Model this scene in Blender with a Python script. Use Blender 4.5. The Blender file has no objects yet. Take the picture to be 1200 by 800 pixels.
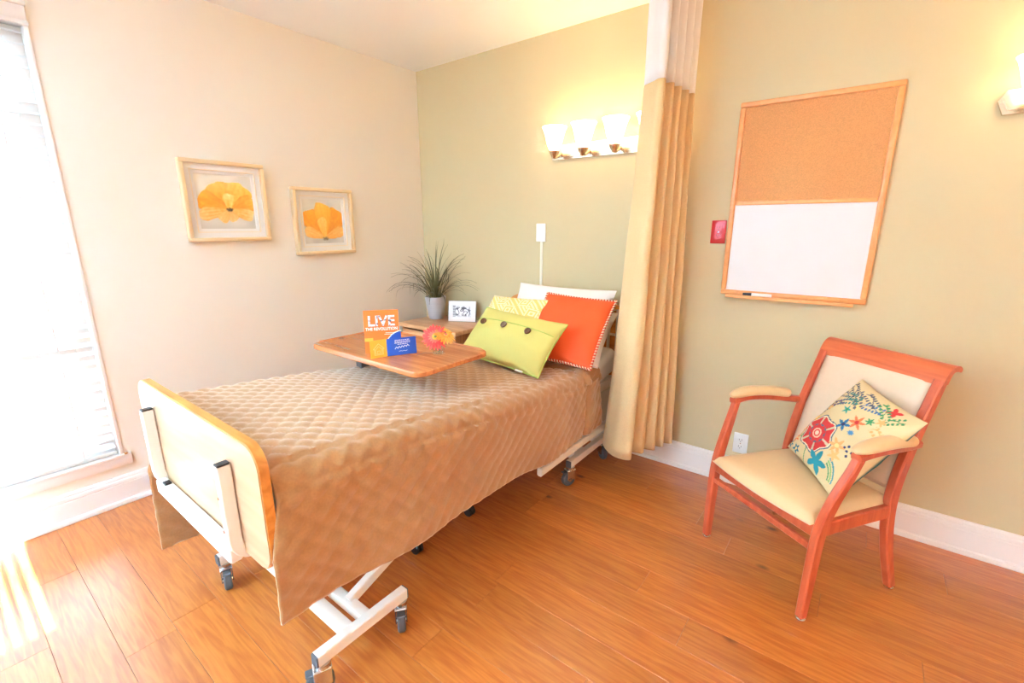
import bpy, bmesh, math, random
from math import sin, cos, pi, radians, sqrt, exp
from mathutils import Vector, Matrix, noise, Euler

scene = bpy.context.scene
C = scene.collection
random.seed(7)

# ---------------------------------------------------------------- camera
cam_d = bpy.data.cameras.new('camera'); cam = bpy.data.objects.new('camera', cam_d); C.objects.link(cam)
YAW, PITCH = -0.6539, 0.2441
Fv = Vector((sin(YAW) * cos(PITCH), cos(YAW) * cos(PITCH), -sin(PITCH)))
cam.location = (2.890, -2.592, 1.390)
cam.rotation_euler = Fv.to_track_quat('-Z', 'Y').to_euler()
cam_d.sensor_width = 36.0; cam_d.lens = 538.46 / 1200 * 36; cam_d.clip_start = 0.02
scene.camera = cam

# ---------------------------------------------------------------- light and exposure
scene.view_settings.view_transform = 'Standard'; scene.view_settings.look = 'None'
scene.view_settings.exposure = 0.02; scene.view_settings.gamma = 1.0
scene.view_settings.use_curve_mapping = False
SKY = 8.5          # overcast white sky behind the blinds
LAMP = 9.0         # frosted sconce shades
FILL_LAMP = 18.0     # warm fill lamp added out of view on the right
FILL_UPLIGHT = 2200.0      # cool fill added behind the camera, stands in for bounced flash
WARM = (1.0, 0.46, 0.11)
SOFT_WARM = (1.0, 0.72, 0.42)
world = bpy.data.worlds.new('world'); scene.world = world; world.use_nodes = True
world.node_tree.nodes['Background'].inputs[0].default_value = (0.70, 0.95, 1.20, 1)
world.node_tree.nodes['Background'].inputs[1].default_value = SKY
sun_d = bpy.data.lights.new('sun', 'SUN'); sun_d.energy = 320; sun_d.angle = 0.0025; sun_d.color = (.85, 1, 1.3)
sun = bpy.data.objects.new('sun', sun_d); C.objects.link(sun)
SUN_T = 0.30        # tangent of the low sun's height, shining along -x
sun.rotation_euler = Vector((-1, 0, -SUN_T)).to_track_quat('-Z', 'Y').to_euler(); sun.location = (8, -2.6, 4)
scene.cycles.max_bounces = 10; scene.cycles.diffuse_bounces = 6
scene.cycles.transparent_max_bounces = 12
scene.cycles.use_denoising = True
scene.cycles.sample_clamp_indirect = 40

XR, YB, H = 4.9, -5.2, 2.512      # room: x 0..XR, y YB..0, ceiling H
WY0, WY1, WZ0, WZ1 = -3.9, -2.10, 0.262, 2.20   # opening of the window in the left wall
por_d = bpy.data.lights.new('window_portal', 'AREA'); por_d.shape = 'RECTANGLE'
por_d.size = WZ1 - WZ0; por_d.size_y = WY1 - WY0; por_d.cycles.is_portal = True
por = bpy.data.objects.new('window_portal', por_d); C.objects.link(por)
por.location = (-0.13, (WY0 + WY1) / 2, (WZ0 + WZ1) / 2); por.rotation_euler = (0, -pi / 2, 0)

DX0, DX1, DZ1 = 0.15, 1.15, 2.3      # glazed opening added to the front wall, unseen, for daylight fill
VY0, VY1 = -5.1, -4.15                 # unseen second window added to the left wall for more daylight
por3 = bpy.data.objects.new('fill_window_portal', por_d.copy()); C.objects.link(por3); por3.data.size_y = VY1 - VY0
por3.location = (-.13, (VY0 + VY1) / 2, (WZ0 + WZ1) / 2); por3.rotation_euler = (0, -pi / 2, 0)
por2 = bpy.data.objects.new('fill_door_portal', por_d.copy()); C.objects.link(por2)
por2.data.size = DX1 - DX0; por2.data.size_y = DZ1; por2.location = ((DX0 + DX1) / 2, YB - .10, DZ1 / 2); por2.rotation_euler = (pi / 2, 0, 0)

# ---------------------------------------------------------------- materials
def lin(c):
    f = lambda v: v / 12.92 if v <= 0.04045 else ((v + 0.055) / 1.055) ** 2.4
    return tuple(f(x / 255.0) for x in c) + (1.0,)

MATS = {}
def mat(name, rgb, rough=0.6, metal=0.0, var=0.0, scale=30.0, bump=0.0, spec=0.5, emit=None, estr=0, coat=0.0, sheen=0.0):
    if name in MATS: return MATS[name]
    m = bpy.data.materials.new(name); m.use_nodes = True
    nt = m.node_tree; b = nt.nodes['Principled BSDF']
    b.inputs['Base Color'].default_value = lin(rgb); b.inputs['Roughness'].default_value = rough
    b.inputs['Metallic'].default_value = metal; b.inputs['Specular IOR Level'].default_value = spec
    b.inputs['Coat Weight'].default_value = coat; b.inputs['Sheen Weight'].default_value = sheen; b.inputs['Sheen Tint'].default_value = (1, .82, .66, 1)
    if emit: b.inputs['Emission Color'].default_value = (*emit, 1); b.inputs['Emission Strength'].default_value = estr
    if var or bump:
        tc = nt.nodes.new('ShaderNodeTexCoord'); nz = nt.nodes.new('ShaderNodeTexNoise')
        nz.inputs['Scale'].default_value = scale; nz.inputs['Detail'].default_value = 5
        nt.links.new(tc.outputs['Object'], nz.inputs['Vector'])
        if var:
            r = nt.nodes.new('ShaderNodeValToRGB'); c = lin(rgb)
            r.color_ramp.elements[0].position = .3; r.color_ramp.elements[1].position = .7
            r.color_ramp.elements[0].color = tuple(x * (1 - var) for x in c[:3]) + (1,)
            r.color_ramp.elements[1].color = tuple(min(1, x * (1 + var)) for x in c[:3]) + (1,)
            nt.links.new(nz.outputs['Fac'], r.inputs['Fac']); nt.links.new(r.outputs['Color'], b.inputs['Base Color'])
        if bump:
            bp = nt.nodes.new('ShaderNodeBump'); bp.inputs['Strength'].default_value = bump; bp.inputs['Distance'].default_value = .002
            nt.links.new(nz.outputs['Fac'], bp.inputs['Height']); nt.links.new(bp.outputs['Normal'], b.inputs['Normal'])
    MATS[name] = m; return m

def wood(name, dark, light, rough=0.35, stretch=(1, 14, 14), scale=3.0, rnd=0.0, knots=False, coat=0.0):
    """grain runs along the axis with the smallest stretch factor"""
    if name in MATS: return MATS[name]
    m = bpy.data.materials.new(name); m.use_nodes = True
    nt = m.node_tree; N = nt.nodes; L = nt.links; b = N['Principled BSDF']
    b.inputs['Roughness'].default_value = rough; b.inputs['Coat Weight'].default_value = coat; b.inputs['Coat Roughness'].default_value = .22
    tc = N.new('ShaderNodeTexCoord'); oi = N.new('ShaderNodeObjectInfo'); mp = N.new('ShaderNodeMapping')
    mul = N.new('ShaderNodeVectorMath'); mul.operation = 'MULTIPLY_ADD'
    comb = N.new('ShaderNodeCombineXYZ')
    for i in range(3): L.new(oi.outputs['Random'], comb.inputs[i])
    mul.inputs[1].default_value = (37, 53, 71)
    L.new(comb.outputs[0], mul.inputs[0]); L.new(tc.outputs['Object'], mul.inputs[2])
    mp.inputs['Scale'].default_value = stretch
    L.new(mul.outputs[0], mp.inputs['Vector'])
    n1 = N.new('ShaderNodeTexNoise'); n1.inputs['Scale'].default_value = scale; n1.inputs['Detail'].default_value = 8
    n1.inputs['Roughness'].default_value = .62; n1.inputs['Distortion'].default_value = .8
    L.new(mp.outputs[0], n1.inputs['Vector'])
    n2 = N.new('ShaderNodeTexNoise'); n2.inputs['Scale'].default_value = scale * .45; n2.inputs['Detail'].default_value = 2
    L.new(mp.outputs[0], n2.inputs['Vector'])
    wv = N.new('ShaderNodeMath'); wv.operation = 'MULTIPLY'; wv.inputs[1].default_value = 34
    L.new(n2.outputs['Fac'], wv.inputs[0])
    sn = N.new('ShaderNodeMath'); sn.operation = 'SINE'; L.new(wv.outputs[0], sn.inputs[0])
    sa = N.new('ShaderNodeMath'); sa.operation = 'MULTIPLY_ADD'; sa.inputs[1].default_value = .12
    L.new(sn.outputs[0], sa.inputs[0]); L.new(n1.outputs['Fac'], sa.inputs[2])
    rp = N.new('ShaderNodeValToRGB'); e = rp.color_ramp.elements
    e[0].position = .28; e[0].color = lin(dark); e[1].position = .72; e[1].color = lin(light)
    L.new(sa.outputs[0], rp.inputs['Fac']); out = rp.outputs['Color']
    if knots:
        vo = N.new('ShaderNodeTexVoronoi'); vo.inputs['Scale'].default_value = 1.0
        mp2 = N.new('ShaderNodeMapping'); mp2.inputs['Scale'].default_value = (2.2, 4.0, 1)
        L.new(mul.outputs[0], mp2.inputs['Vector']); L.new(mp2.outputs[0], vo.inputs['Vector'])
        kr = N.new('ShaderNodeMapRange'); kr.inputs[1].default_value = .02; kr.inputs[2].default_value = .075
        L.new(vo.outputs['Distance'], kr.inputs[0])
        mk = N.new('ShaderNodeMix'); mk.data_type = 'RGBA'
        mk.inputs[6].default_value = lin(tuple(x * .55 for x in dark)); L.new(kr.outputs[0], mk.inputs[0]); L.new(out, mk.inputs[7])
        out = mk.outputs[2]
    if rnd:
        hs = N.new('ShaderNodeHueSaturation'); mr = N.new('ShaderNodeMapRange')
        mr.inputs[3].default_value = 1 - rnd; mr.inputs[4].default_value = 1 + rnd
        L.new(oi.outputs['Random'], mr.inputs[0]); L.new(mr.outputs[0], hs.inputs['Value']); L.new(out, hs.inputs['Color'])
        out = hs.outputs[0]
    L.new(out, b.inputs['Base Color'])
    bp = N.new('ShaderNodeBump'); bp.inputs['Strength'].default_value = .12; bp.inputs['Distance'].default_value = .002
    L.new(n1.outputs['Fac'], bp.inputs['Height']); L.new(bp.outputs['Normal'], b.inputs['Normal'])
    MATS[name] = m; return m

def colattr(name, rough=0.8, bump=0.0, scale=300, coat=0.0):
    if name in MATS: return MATS[name]
    m = bpy.data.materials.new(name); m.use_nodes = True
    nt = m.node_tree; b = nt.nodes['Principled BSDF']; b.inputs['Roughness'].default_value = rough
    b.inputs['Coat Weight'].default_value = coat; b.inputs['Coat Roughness'].default_value = .08
    a = nt.nodes.new('ShaderNodeVertexColor'); a.layer_name = 'print'
    nt.links.new(a.outputs['Color'], b.inputs['Base Color'])
    if bump:
        tc = nt.nodes.new('ShaderNodeTexCoord'); nz = nt.nodes.new('ShaderNodeTexNoise'); nz.inputs['Scale'].default_value = scale
        nt.links.new(tc.outputs['Object'], nz.inputs['Vector'])
        bp = nt.nodes.new('ShaderNodeBump'); bp.inputs['Strength'].default_value = bump; bp.inputs['Distance'].default_value = .001
        nt.links.new(nz.outputs['Fac'], bp.inputs['Height']); nt.links.new(bp.outputs['Normal'], b.inputs['Normal'])
    MATS[name] = m; return m

def thin_glass(name, tint=(1, 1, 1), gloss=.08):
    m = bpy.data.materials.new(name); m.use_nodes = True
    nt = m.node_tree; nt.nodes.remove(nt.nodes['Principled BSDF'])
    o = nt.nodes['Material Output']; t = nt.nodes.new('ShaderNodeBsdfTransparent'); g = nt.nodes.new('ShaderNodeBsdfGlossy')
    t.inputs[0].default_value = (*tint, 1); g.inputs['Roughness'].default_value = .03
    lf = nt.nodes.new('ShaderNodeLayerWeight'); pw = nt.nodes.new('ShaderNodeMath'); pw.operation = 'POWER'; pw.inputs[1].default_value = 4
    lw = nt.nodes.new('ShaderNodeMath'); lw.operation = 'MULTIPLY_ADD'; lw.inputs[1].default_value = .5; lw.inputs[2].default_value = .04
    nt.links.new(lf.outputs['Facing'], pw.inputs[0]); nt.links.new(pw.outputs[0], lw.inputs[0])
    mx = nt.nodes.new('ShaderNodeMixShader'); nt.links.new(lw.outputs[0], mx.inputs[0])
    nt.links.new(t.outputs[0], mx.inputs[1]); nt.links.new(g.outputs[0], mx.inputs[2]); nt.links.new(mx.outputs[0], o.inputs[0])
    MATS[name] = m; return m

WALL_BEIGE = mat('beige paint', (235, 226, 210), .75, var=.01, scale=2)
WALL_SAGE = mat('sage paint', (204, 184, 142), .75, var=.01, scale=2)
CEIL_WHITE = mat('ceiling white', (244, 244, 242), .8)
TRIM_WHITE = mat('trim white', (238, 232, 226), .38)
FLOOR_WOOD = wood('floor plank wood', (170, 84, 28), (194, 110, 44), .34, (1.6, 20, 20), 3.0, rnd=.11, knots=True, coat=.6)
JOINT = mat('dark plank joint', (110, 66, 36), .8)
WHITE_METAL = mat('cream painted metal', (236, 228, 216), .35)
CHROME = mat('chrome', (200, 200, 200), .18, 1.0)
NICKEL = mat('warm brushed nickel', (214, 196, 172), .25, 1.0)
RUBBER = mat('grey rubber', (82, 82, 84), .6)
BLACK = mat('black plastic', (24, 24, 26), .45)
MAPLE = wood('maple laminate', (194, 150, 110), (206, 168, 130), .33, (1, 10, 10), 2.0)
MAPLE_EDGE = wood('oak edge band', (196, 116, 42), (222, 146, 66), .4, (1, 10, 10), 3.0)
TABLE_WOOD = wood('overbed table laminate', (176, 98, 50), (206, 128, 72), .22, (1, 12, 12), 3.0)
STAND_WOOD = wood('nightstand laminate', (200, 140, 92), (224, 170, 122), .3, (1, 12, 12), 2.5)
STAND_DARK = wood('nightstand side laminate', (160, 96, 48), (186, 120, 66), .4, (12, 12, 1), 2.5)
CHAIR_WOOD = wood('cherry stained beech', (182, 72, 40), (200, 90, 54), .3, (9, 9, 1.0), 4.0)
BOARD_WOOD = wood('honey oak moulding', (220, 146, 82), (230, 156, 92), .35, (6, 6, 6), 4.0)
VINYL = mat('tan vinyl', (226, 190, 140), .36, var=.015, scale=60, bump=.05)
VINYL_BACK = mat('cream vinyl', (226, 194, 160), .42, var=.015, scale=60, bump=.05)
LINEN = mat('white linen', (240, 236, 230), .85, bump=.2, scale=500)
QUILT = mat('tan quilted fabric', (170, 118, 64), .5, var=.08, scale=140, bump=.2, sheen=.9)
LIME = mat('lime cotton', (204, 188, 100), .8, var=.04, scale=500, bump=.25)
ORANGE = mat('orange cotton', (232, 82, 24), .75, var=.04, scale=500, bump=.25)
PIPING = None
CREAM_CURTAIN = mat('cream curtain fabric', (220, 186, 134), .85, var=.05, scale=220, bump=.2)
WHITE_PLASTIC = mat('white plastic', (240, 238, 232), .35)
CREAM_PLASTIC = mat('cream plastic', (226, 206, 170), .4)
RED_PLASTIC = mat('red plastic', (196, 26, 20), .28)
DARK = mat('dark slot', (40, 28, 26), .6)
CORK = mat('cork', (206, 140, 84), .9, var=.14, scale=260, bump=.4)
WHITEBOARD = mat('whiteboard enamel', (226, 222, 218), .22)
CHAMPAGNE = mat('champagne frame', (232, 206, 164), .32, .45)
MATBOARD = mat('white mat board', (232, 228, 222), .9)
BROWN_BUTTON = mat('brown wooden button', (104, 66, 38), .5, var=.25, scale=200)
SLAT = mat('white slat', (232, 230, 226), .4)
PLANT_DARK = mat('grass leaf dark', (98, 94, 56), .5, var=.2, scale=20)
PLANT_LIGHT = mat('grass leaf light', (142, 130, 90), .5, var=.2, scale=20)
POT = mat('grey glazed pot', (186, 184, 186), .35, var=.05, scale=12)
GLASS = thin_glass('clear glass')

# ---------------------------------------------------------------- mesh helpers
def bx(bm, lo, hi, bevel=0.0, seg=1, M=None):
    c = [(a + b) / 2 for a, b in zip(lo, hi)]; s = [abs(b - a) for a, b in zip(lo, hi)]
    r = bmesh.ops.create_cube(bm, size=1.0, matrix=Matrix.Translation(c) @ Matrix.Diagonal((*s, 1)))
    vs = r['verts']
    if bevel:
        es = list({e for v in vs for e in v.link_edges})
        r2 = bmesh.ops.bevel(bm, geom=es, offset=min(bevel, min(s) * .49), segments=seg, affect='EDGES', profile=.5)
        vs = list({v for f in r2['faces'] for v in f.verts} | {v for v in vs if v.is_valid})
    if M is not None: bmesh.ops.transform(bm, matrix=M, verts=vs)
    return vs

def cyl(bm, p0, p1, r0, r1=None, n=16, caps=True):
    p0, p1 = Vector(p0), Vector(p1); d = p1 - p0
    q = d.to_track_quat('Z', 'Y').to_matrix().to_4x4()
    r = bmesh.ops.create_cone(bm, cap_ends=caps, segments=n, radius1=r0, radius2=r0 if r1 is None else r1, depth=d.length,
                              matrix=Matrix.Translation((p0 + p1) / 2) @ q)
    return r['verts']

def lathe(bm, prof, n=24, M=None, closed=False):
    rings = []
    for r, z in prof:
        rings.append([bm.verts.new((r * cos(2 * pi * k / n), r * sin(2 * pi * k / n), z)) for k in range(n)])
    for a, b in zip(rings, rings[1:]):
        for k in range(n): bm.faces.new((a[k], a[(k + 1) % n], b[(k + 1) % n], b[k]))
    if not closed:
        if prof[0][0] > 1e-5: bm.faces.new(rings[0][::-1])
        if prof[-1][0] > 1e-5: bm.faces.new(rings[-1])
    vs = [v for r in rings for v in r]
    if M is not None: bmesh.ops.transform(bm, matrix=M, verts=vs)
    return vs

def tube(bm, pts, r, n=8, caps=True):
    pts = [Vector(p) for p in pts]; rings = []; up = Vector((0, 0, 1))
    for i, p in enumerate(pts):
        t = (pts[min(i + 1, len(pts) - 1)] - pts[max(i - 1, 0)]).normalized()
        if abs(t.dot(up)) > .95: up = Vector((1, 0, 0)) if abs(t.x) < .9 else Vector((0, 1, 0))
        a = t.cross(up).normalized(); b = a.cross(t).normalized(); up = b
        rr = r[i] if isinstance(r, (list, tuple)) else r
        rings.append([bm.verts.new(p + a * rr * cos(2 * pi * k / n) + b * rr * sin(2 * pi * k / n)) for k in range(n)])
    for A, B in zip(rings, rings[1:]):
        for k in range(n): bm.faces.new((A[k], A[(k + 1) % n], B[(k + 1) % n], B[k]))
    if caps: bm.faces.new(rings[0][::-1]); bm.faces.new(rings[-1])

def sweep(bm, pts, side, w, h, ch=.004, ws=None, hs=None):
    """rectangular bar with softened corners along pts; w along 'side', h across it"""
    pts = [Vector(p) for p in pts]; rings = []; side = Vector(side).normalized()
    for i, p in enumerate(pts):
        t = (pts[min(i + 1, len(pts) - 1)] - pts[max(i - 1, 0)]).normalized()
        nrm = t.cross(side).normalized(); sd = nrm.cross(t).normalized()
        W = (ws[i] if ws else w) / 2; Hh = (hs[i] if hs else h) / 2
        prof = [(-W + ch, -Hh), (W - ch, -Hh), (W, -Hh + ch), (W, Hh - ch), (W - ch, Hh), (-W + ch, Hh), (-W, Hh - ch), (-W, -Hh + ch)]
        rings.append([bm.verts.new(p + sd * a + nrm * b) for a, b in prof])
    for A, B in zip(rings, rings[1:]):
        for k in range(8): bm.faces.new((A[k], A[(k + 1) % 8], B[(k + 1) % 8], B[k]))
    bm.faces.new(rings[0][::-1]); bm.faces.new(rings[-1])

def crom(ctrl, n):
    """Catmull-Rom through control points, n samples a span"""
    P = [Vector(p) for p in ctrl]; P = [P[0] * 2 - P[1]] + P + [P[-1] * 2 - P[-2]]; out = []
    for i in range(1, len(P) - 2):
        a, b, c, d = P[i - 1:i + 3]
        for k in range(n):
            t = k / n
            out.append(.5 * ((2 * b) + (c - a) * t + (2 * a - 5 * b + 4 * c - d) * t * t + (3 * b - a - 3 * c + d) * t ** 3))
    out.append(P[-2]); return out

def prism(bm, poly, y0, y1):
    """polygon in x,z pushed out along y"""
    a = [bm.verts.new((x, y0, z)) for x, z in poly]; b = [bm.verts.new((x, y1, z)) for x, z in poly]
    n = len(poly); bm.faces.new(a); bm.faces.new(b[::-1])
    for k in range(n): bm.faces.new((a[k], b[k], b[(k + 1) % n], a[(k + 1) % n]))

def rrect(x0, x1, z0, z1, r, n=6, corners=(1, 1, 1, 1)):
    out = []
    for (cx, cz, a0, on) in ((x1 - r, z1 - r, 0, corners[0]), (x0 + r, z1 - r, 90, corners[1]), (x0 + r, z0 + r, 180, corners[2]), (x1 - r, z0 + r, 270, corners[3])):
        if on: out += [(cx + r * cos(radians(a0 + 90 * k / n)), cz + r * sin(radians(a0 + 90 * k / n))) for k in range(n + 1)]
        else:
            out.append((cx + (r if a0 in (0, 270) else -r), cz + (r if a0 in (0, 90) else -r)))
    return out

def obj(name, bm, material, parent=None, smooth=35, loc=None, rot=None):
    if isinstance(bm, bpy.types.Mesh): me = bm
    else:
        bmesh.ops.recalc_face_normals(bm, faces=bm.faces)
        me = bpy.data.meshes.new(name); bm.to_mesh(me); bm.free()
    if material and not me.materials: me.materials.append(material)
    if smooth and len(me.polygons):
        me.polygons.foreach_set('use_smooth', [True] * len(me.polygons))
        me.set_sharp_from_angle(angle=radians(smooth))
    o = bpy.data.objects.new(name, me); C.objects.link(o)
    if parent: o.parent = parent
    if loc is not None: o.location = loc
    if rot is not None: o.rotation_euler = rot
    return o

def box_obj(name, lo, hi, material, parent=None, bevel=0.0, seg=2, **k):
    bm = bmesh.new(); bx(bm, lo, hi, bevel, seg); return obj(name, bm, material, parent, **k)

def thing(name, label, cat, loc=(0, 0, 0), rot=(0, 0, 0), group=None):
    o = bpy.data.objects.new(name, None); C.objects.link(o); o.empty_display_size = .1
    o.location = loc; o.rotation_euler = rot; o['label'] = label; o['category'] = cat
    if group: o['group'] = group
    return o

def tag(o, label, cat, group=None):
    o['label'] = label; o['category'] = cat
    if group: o['group'] = group
    return o

def struct(o, label=None):
    o['kind'] = 'structure'
    if label: o['label'] = label
    return o

def text_mesh(body, size, depth, align='CENTER', bold=0.0, xs=1.0):
    cu = bpy.data.curves.new('lettering', 'FONT'); cu.body = body; cu.size = size; cu.extrude = depth
    cu.align_x = align; cu.offset = bold; cu.resolution_u = 3
    t = bpy.data.objects.new('lettering', cu); C.objects.link(t)
    bpy.context.view_layer.update()
    me = bpy.data.meshes.new_from_object(t.evaluated_get(bpy.context.evaluated_depsgraph_get()))
    bpy.data.objects.remove(t); bpy.data.curves.remove(cu)
    me.transform(Matrix.Diagonal((xs, 1, 1, 1)) )
    me.materials.clear()
    return me

def grid_print(name, w, h, nx, nz, fn, material, parent, loc=(0, 0, 0), rot=(0, 0, 0)):
    """flat printed sheet in local x,z facing -y, colour from fn(u, v) in -1..1 (sRGB 0..255)"""
    vs = []; cols = []
    for j in range(nz + 1):
        for i in range(nx + 1):
            u, v = 2 * i / nx - 1, 2 * j / nz - 1
            vs.append((u * w / 2, 0, v * h / 2)); cols.append(lin(fn(u, v)))
    fs = [(j * (nx + 1) + i, j * (nx + 1) + i + 1, (j + 1) * (nx + 1) + i + 1, (j + 1) * (nx + 1) + i) for j in range(nz) for i in range(nx)]
    me = bpy.data.meshes.new(name); me.from_pydata(vs, [], fs)
    ca = me.color_attributes.new('print', 'FLOAT_COLOR', 'POINT')
    ca.data.foreach_set('color', [x for c in cols for x in c])
    return obj(name, me, material, parent, smooth=0, loc=loc, rot=rot)

def mix(a, b, t):
    t = max(0.0, min(1.0, t)); return tuple(x + (y - x) * t for x, y in zip(a, b))
def sstep(a, b, x):
    t = max(0.0, min(1.0, (x - a) / (b - a))); return t * t * (3 - 2 * t)
def interp(x, xs, ys):
    if x <= xs[0]: return ys[0]
    for i in range(len(xs) - 1):
        if x <= xs[i + 1]:
            t = (x - xs[i]) / (xs[i + 1] - xs[i]); return ys[i] + (ys[i + 1] - ys[i]) * t
    return ys[-1]
def nz3(x, y, z=0.0): return noise.noise(Vector((x, y, z)))

# ================================================================ THE ROOM
T = 0.16
bm = bmesh.new()
bx(bm, (-T, YB, 0), (0, VY0, H)); bx(bm, (-T, VY1, 0), (0, WY0, H)); bx(bm, (-T, WY1, 0), (0, 0, H)); bx(bm, (-T, VY0, 0), (0, VY1, WZ0)); bx(bm, (-T, VY0, WZ1), (0, VY1, H))
bx(bm, (-T, WY0, 0), (0, WY1, WZ0)); bx(bm, (-T, WY0, WZ1), (0, WY1, H))
struct(obj('wall_left', bm, WALL_BEIGE, smooth=0), 'beige painted wall with the window')
bm = bmesh.new(); bx(bm, (-T, 0, 0), (XR + T, T, H)); struct(obj('wall_back', bm, WALL_SAGE, smooth=0), 'sage green painted wall behind the bed')
# right wall, out of view, with a tall barred light slot that lets the low sun in
SX0, SX1 = -2.78, -2.515
z_lo = (XR - 0.775) * SUN_T; z_hi = XR * SUN_T + 0.016
bm = bmesh.new()
bx(bm, (XR, YB, 0), (XR + .03, SX0, H)); bx(bm, (XR, SX1, 0), (XR + .03, 0, H))
bx(bm, (XR, SX0, 0), (XR + .03, SX1, z_lo)); bx(bm, (XR, SX0, z_hi), (XR + .03, SX1, H))
struct(obj('wall_right', bm, WALL_BEIGE, smooth=0))
w2 = bpy.data.objects.new('stripe_slot', None); C.objects.link(w2); struct(w2, 'narrow barred window out of view')
k = 0; yy = -2.5415
while yy > SX0:
    box_obj('bar', (XR + .002, yy - .019, z_lo), (XR + .028, yy, z_hi - .018), TRIM_WHITE, w2); yy -= .0385
bm = bmesh.new(); bx(bm, (-T, YB - T, 0), (DX0, YB, H)); bx(bm, (DX1, YB - T, 0), (XR + T, YB, H)); bx(bm, (DX0, YB - T, DZ1), (DX1, YB, H)); struct(obj('wall_front', bm, WALL_BEIGE, smooth=0))
dr = bpy.data.objects.new('fill_door', None); C.objects.link(dr); struct(dr, 'unseen glazed door added behind the camera for daylight fill')  # invented door, lets neutral fill light in from behind
for xa in (DX0, (DX0 + DX1) / 2 - .03, DX1 - .06): box_obj('stile', (xa, YB - .10, 0), (xa + .06, YB - .05, DZ1), TRIM_WHITE, dr, .003)
for za in (0, DZ1 - .06): box_obj('rail', (DX0, YB - .10, za), (DX1, YB - .05, za + .06), TRIM_WHITE, dr, .003)
for xa, xb in ((DX0 + .06, (DX0 + DX1) / 2 - .03), ((DX0 + DX1) / 2 + .03, DX1 - .06)): box_obj('pane', (xa, YB - .078, .06), (xb, YB - .074, DZ1 - .06), GLASS, dr, smooth=0)
bm = bmesh.new(); bx(bm, (-T, YB - T, H), (XR + T, T, H + .1)); struct(obj('ceiling', bm, CEIL_WHITE, smooth=0), 'plain white ceiling')

bm = bmesh.new(); bx(bm, (-T, YB - T, -.1), (XR + T, T, -.006))
floor = struct(obj('floor', bm, JOINT, smooth=0), 'orange brown wood plank floor')
PW = 0.145; row = 0; y1 = 0.066
random.seed(21)
plank_meshes = {}
while y1 - PW * row > YB:
    yt = y1 - PW * row; yb = yt - PW
    x = -random.uniform(.0, .9)
    while x < XR:
        Lp = random.choice((.92, 1.22, 1.22, 1.52)); xa, xb = max(x, 0), min(x + Lp, XR)
        if xb - xa > .02:
            ya, yc = max(yb, YB), min(yt, 0)
            key = (round(xb - xa, 3), round(yc - ya, 3))
            if key not in plank_meshes:
                bm = bmesh.new(); bx(bm, (.0005, .0005, -.006), (key[0] - .0005, key[1] - .0005, 0), .0004, 1)
                o = obj('plank', bm, FLOOR_WOOD, floor, smooth=0); plank_meshes[key] = o.data
            else:
                o = bpy.data.objects.new('plank', plank_meshes[key]); C.objects.link(o); o.parent = floor
            o.location = (xa, ya, 0)
        x += Lp
    row += 1

def baseboard(name, length, loc, rotz, label):
    prof = [(0, 0), (-.028, 0), (-.030, .006), (-.028, .022), (-.018, .026), (-.017, .108), (-.015, .113), (-.018, .117), (-.017, .130), (-.012, .136), (-.013, .141), (-.009, .150), (0, .152)]
    bm = bmesh.new()
    a = [bm.verts.new((0, y, z)) for y, z in prof]; b = [bm.verts.new((length, y, z)) for y, z in prof]
    n = len(prof); bm.faces.new(a); bm.faces.new(b[::-1])
    for k in range(n): bm.faces.new((a[k], b[k], b[(k + 1) % n], a[(k + 1) % n]))
    struct(obj(name, bm, TRIM_WHITE, smooth=20, loc=loc, rot=(0, 0, rotz)), label)
baseboard('baseboard_back', XR, (0, 0, 0), 0, 'white moulded baseboard under the sage wall')
baseboard('baseboard_left', -YB, (0, YB, 0), pi / 2, 'white moulded baseboard under the beige wall')
struct(box_obj('trim_1', (0, WY0 - .02, .206), (.018, WY1 + .03, WZ0), TRIM_WHITE, bevel=.004), 'white window sill apron under the blind')

# window in the left wall
win = bpy.data.objects.new('window_1', None); C.objects.link(win); struct(win, 'white framed window behind the blind')
fx0, fx1 = -.14, -.07
box_obj('window_frame', (fx0, WY1 - .075, WZ0), (fx1, WY1, WZ1), TRIM_WHITE, win, .004)
box_obj('window_frame', (fx0, WY0, WZ0), (fx1, WY0 + .07, WZ1), TRIM_WHITE, win, .004)
box_obj('window_frame', (fx0 + .003, WY0 + .0701, WZ1 - .06), (fx1 - .003, WY1 - .0751, WZ1), TRIM_WHITE, win, .004)
box_obj('window_frame', (fx0 + .003, WY0 + .0701, WZ0), (fx1 - .003, WY1 - .0751, WZ0 + .05), TRIM_WHITE, win, .004)
box_obj('window_rail', (fx0 + .01, WY0 + .0701, 1.825), (fx1 - .005, WY1 - .0751, 1.875), TRIM_WHITE, win, .004)
box_obj('window_rail', (fx0 + .01, WY0 + .0701, .785), (fx1 - .005, WY1 - .0751, .835), TRIM_WHITE, win, .004)
box_obj('mullion', (fx0 + .012, -3.03, WZ0 + .05), (fx1 - .008, -2.98, WZ1 - .06), TRIM_WHITE, win, .004)
for za, zb in ((WZ0 + .05, .785), (.835, 1.825), (1.875, WZ1 - .06)):
    for ya, yb in ((WY0 + .07, -3.03), (-2.98, WY1 - .075)):
        box_obj('pane', (-.106, ya, za), (-.102, yb, zb), GLASS, win, smooth=0)
box_obj('window_sill', (-.07, WY0, WZ0 - .012), (.022, WY1 + .004, WZ0 + .004), TRIM_WHITE, win, .004)
for ya, yb in ((WY1 - .014, WY1 + .001), (WY0 - .001, WY0 + .014)): box_obj('jamb_liner', (-.07, ya, WZ0), (.006, yb, WZ1), TRIM_WHITE, win, .002)

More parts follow.
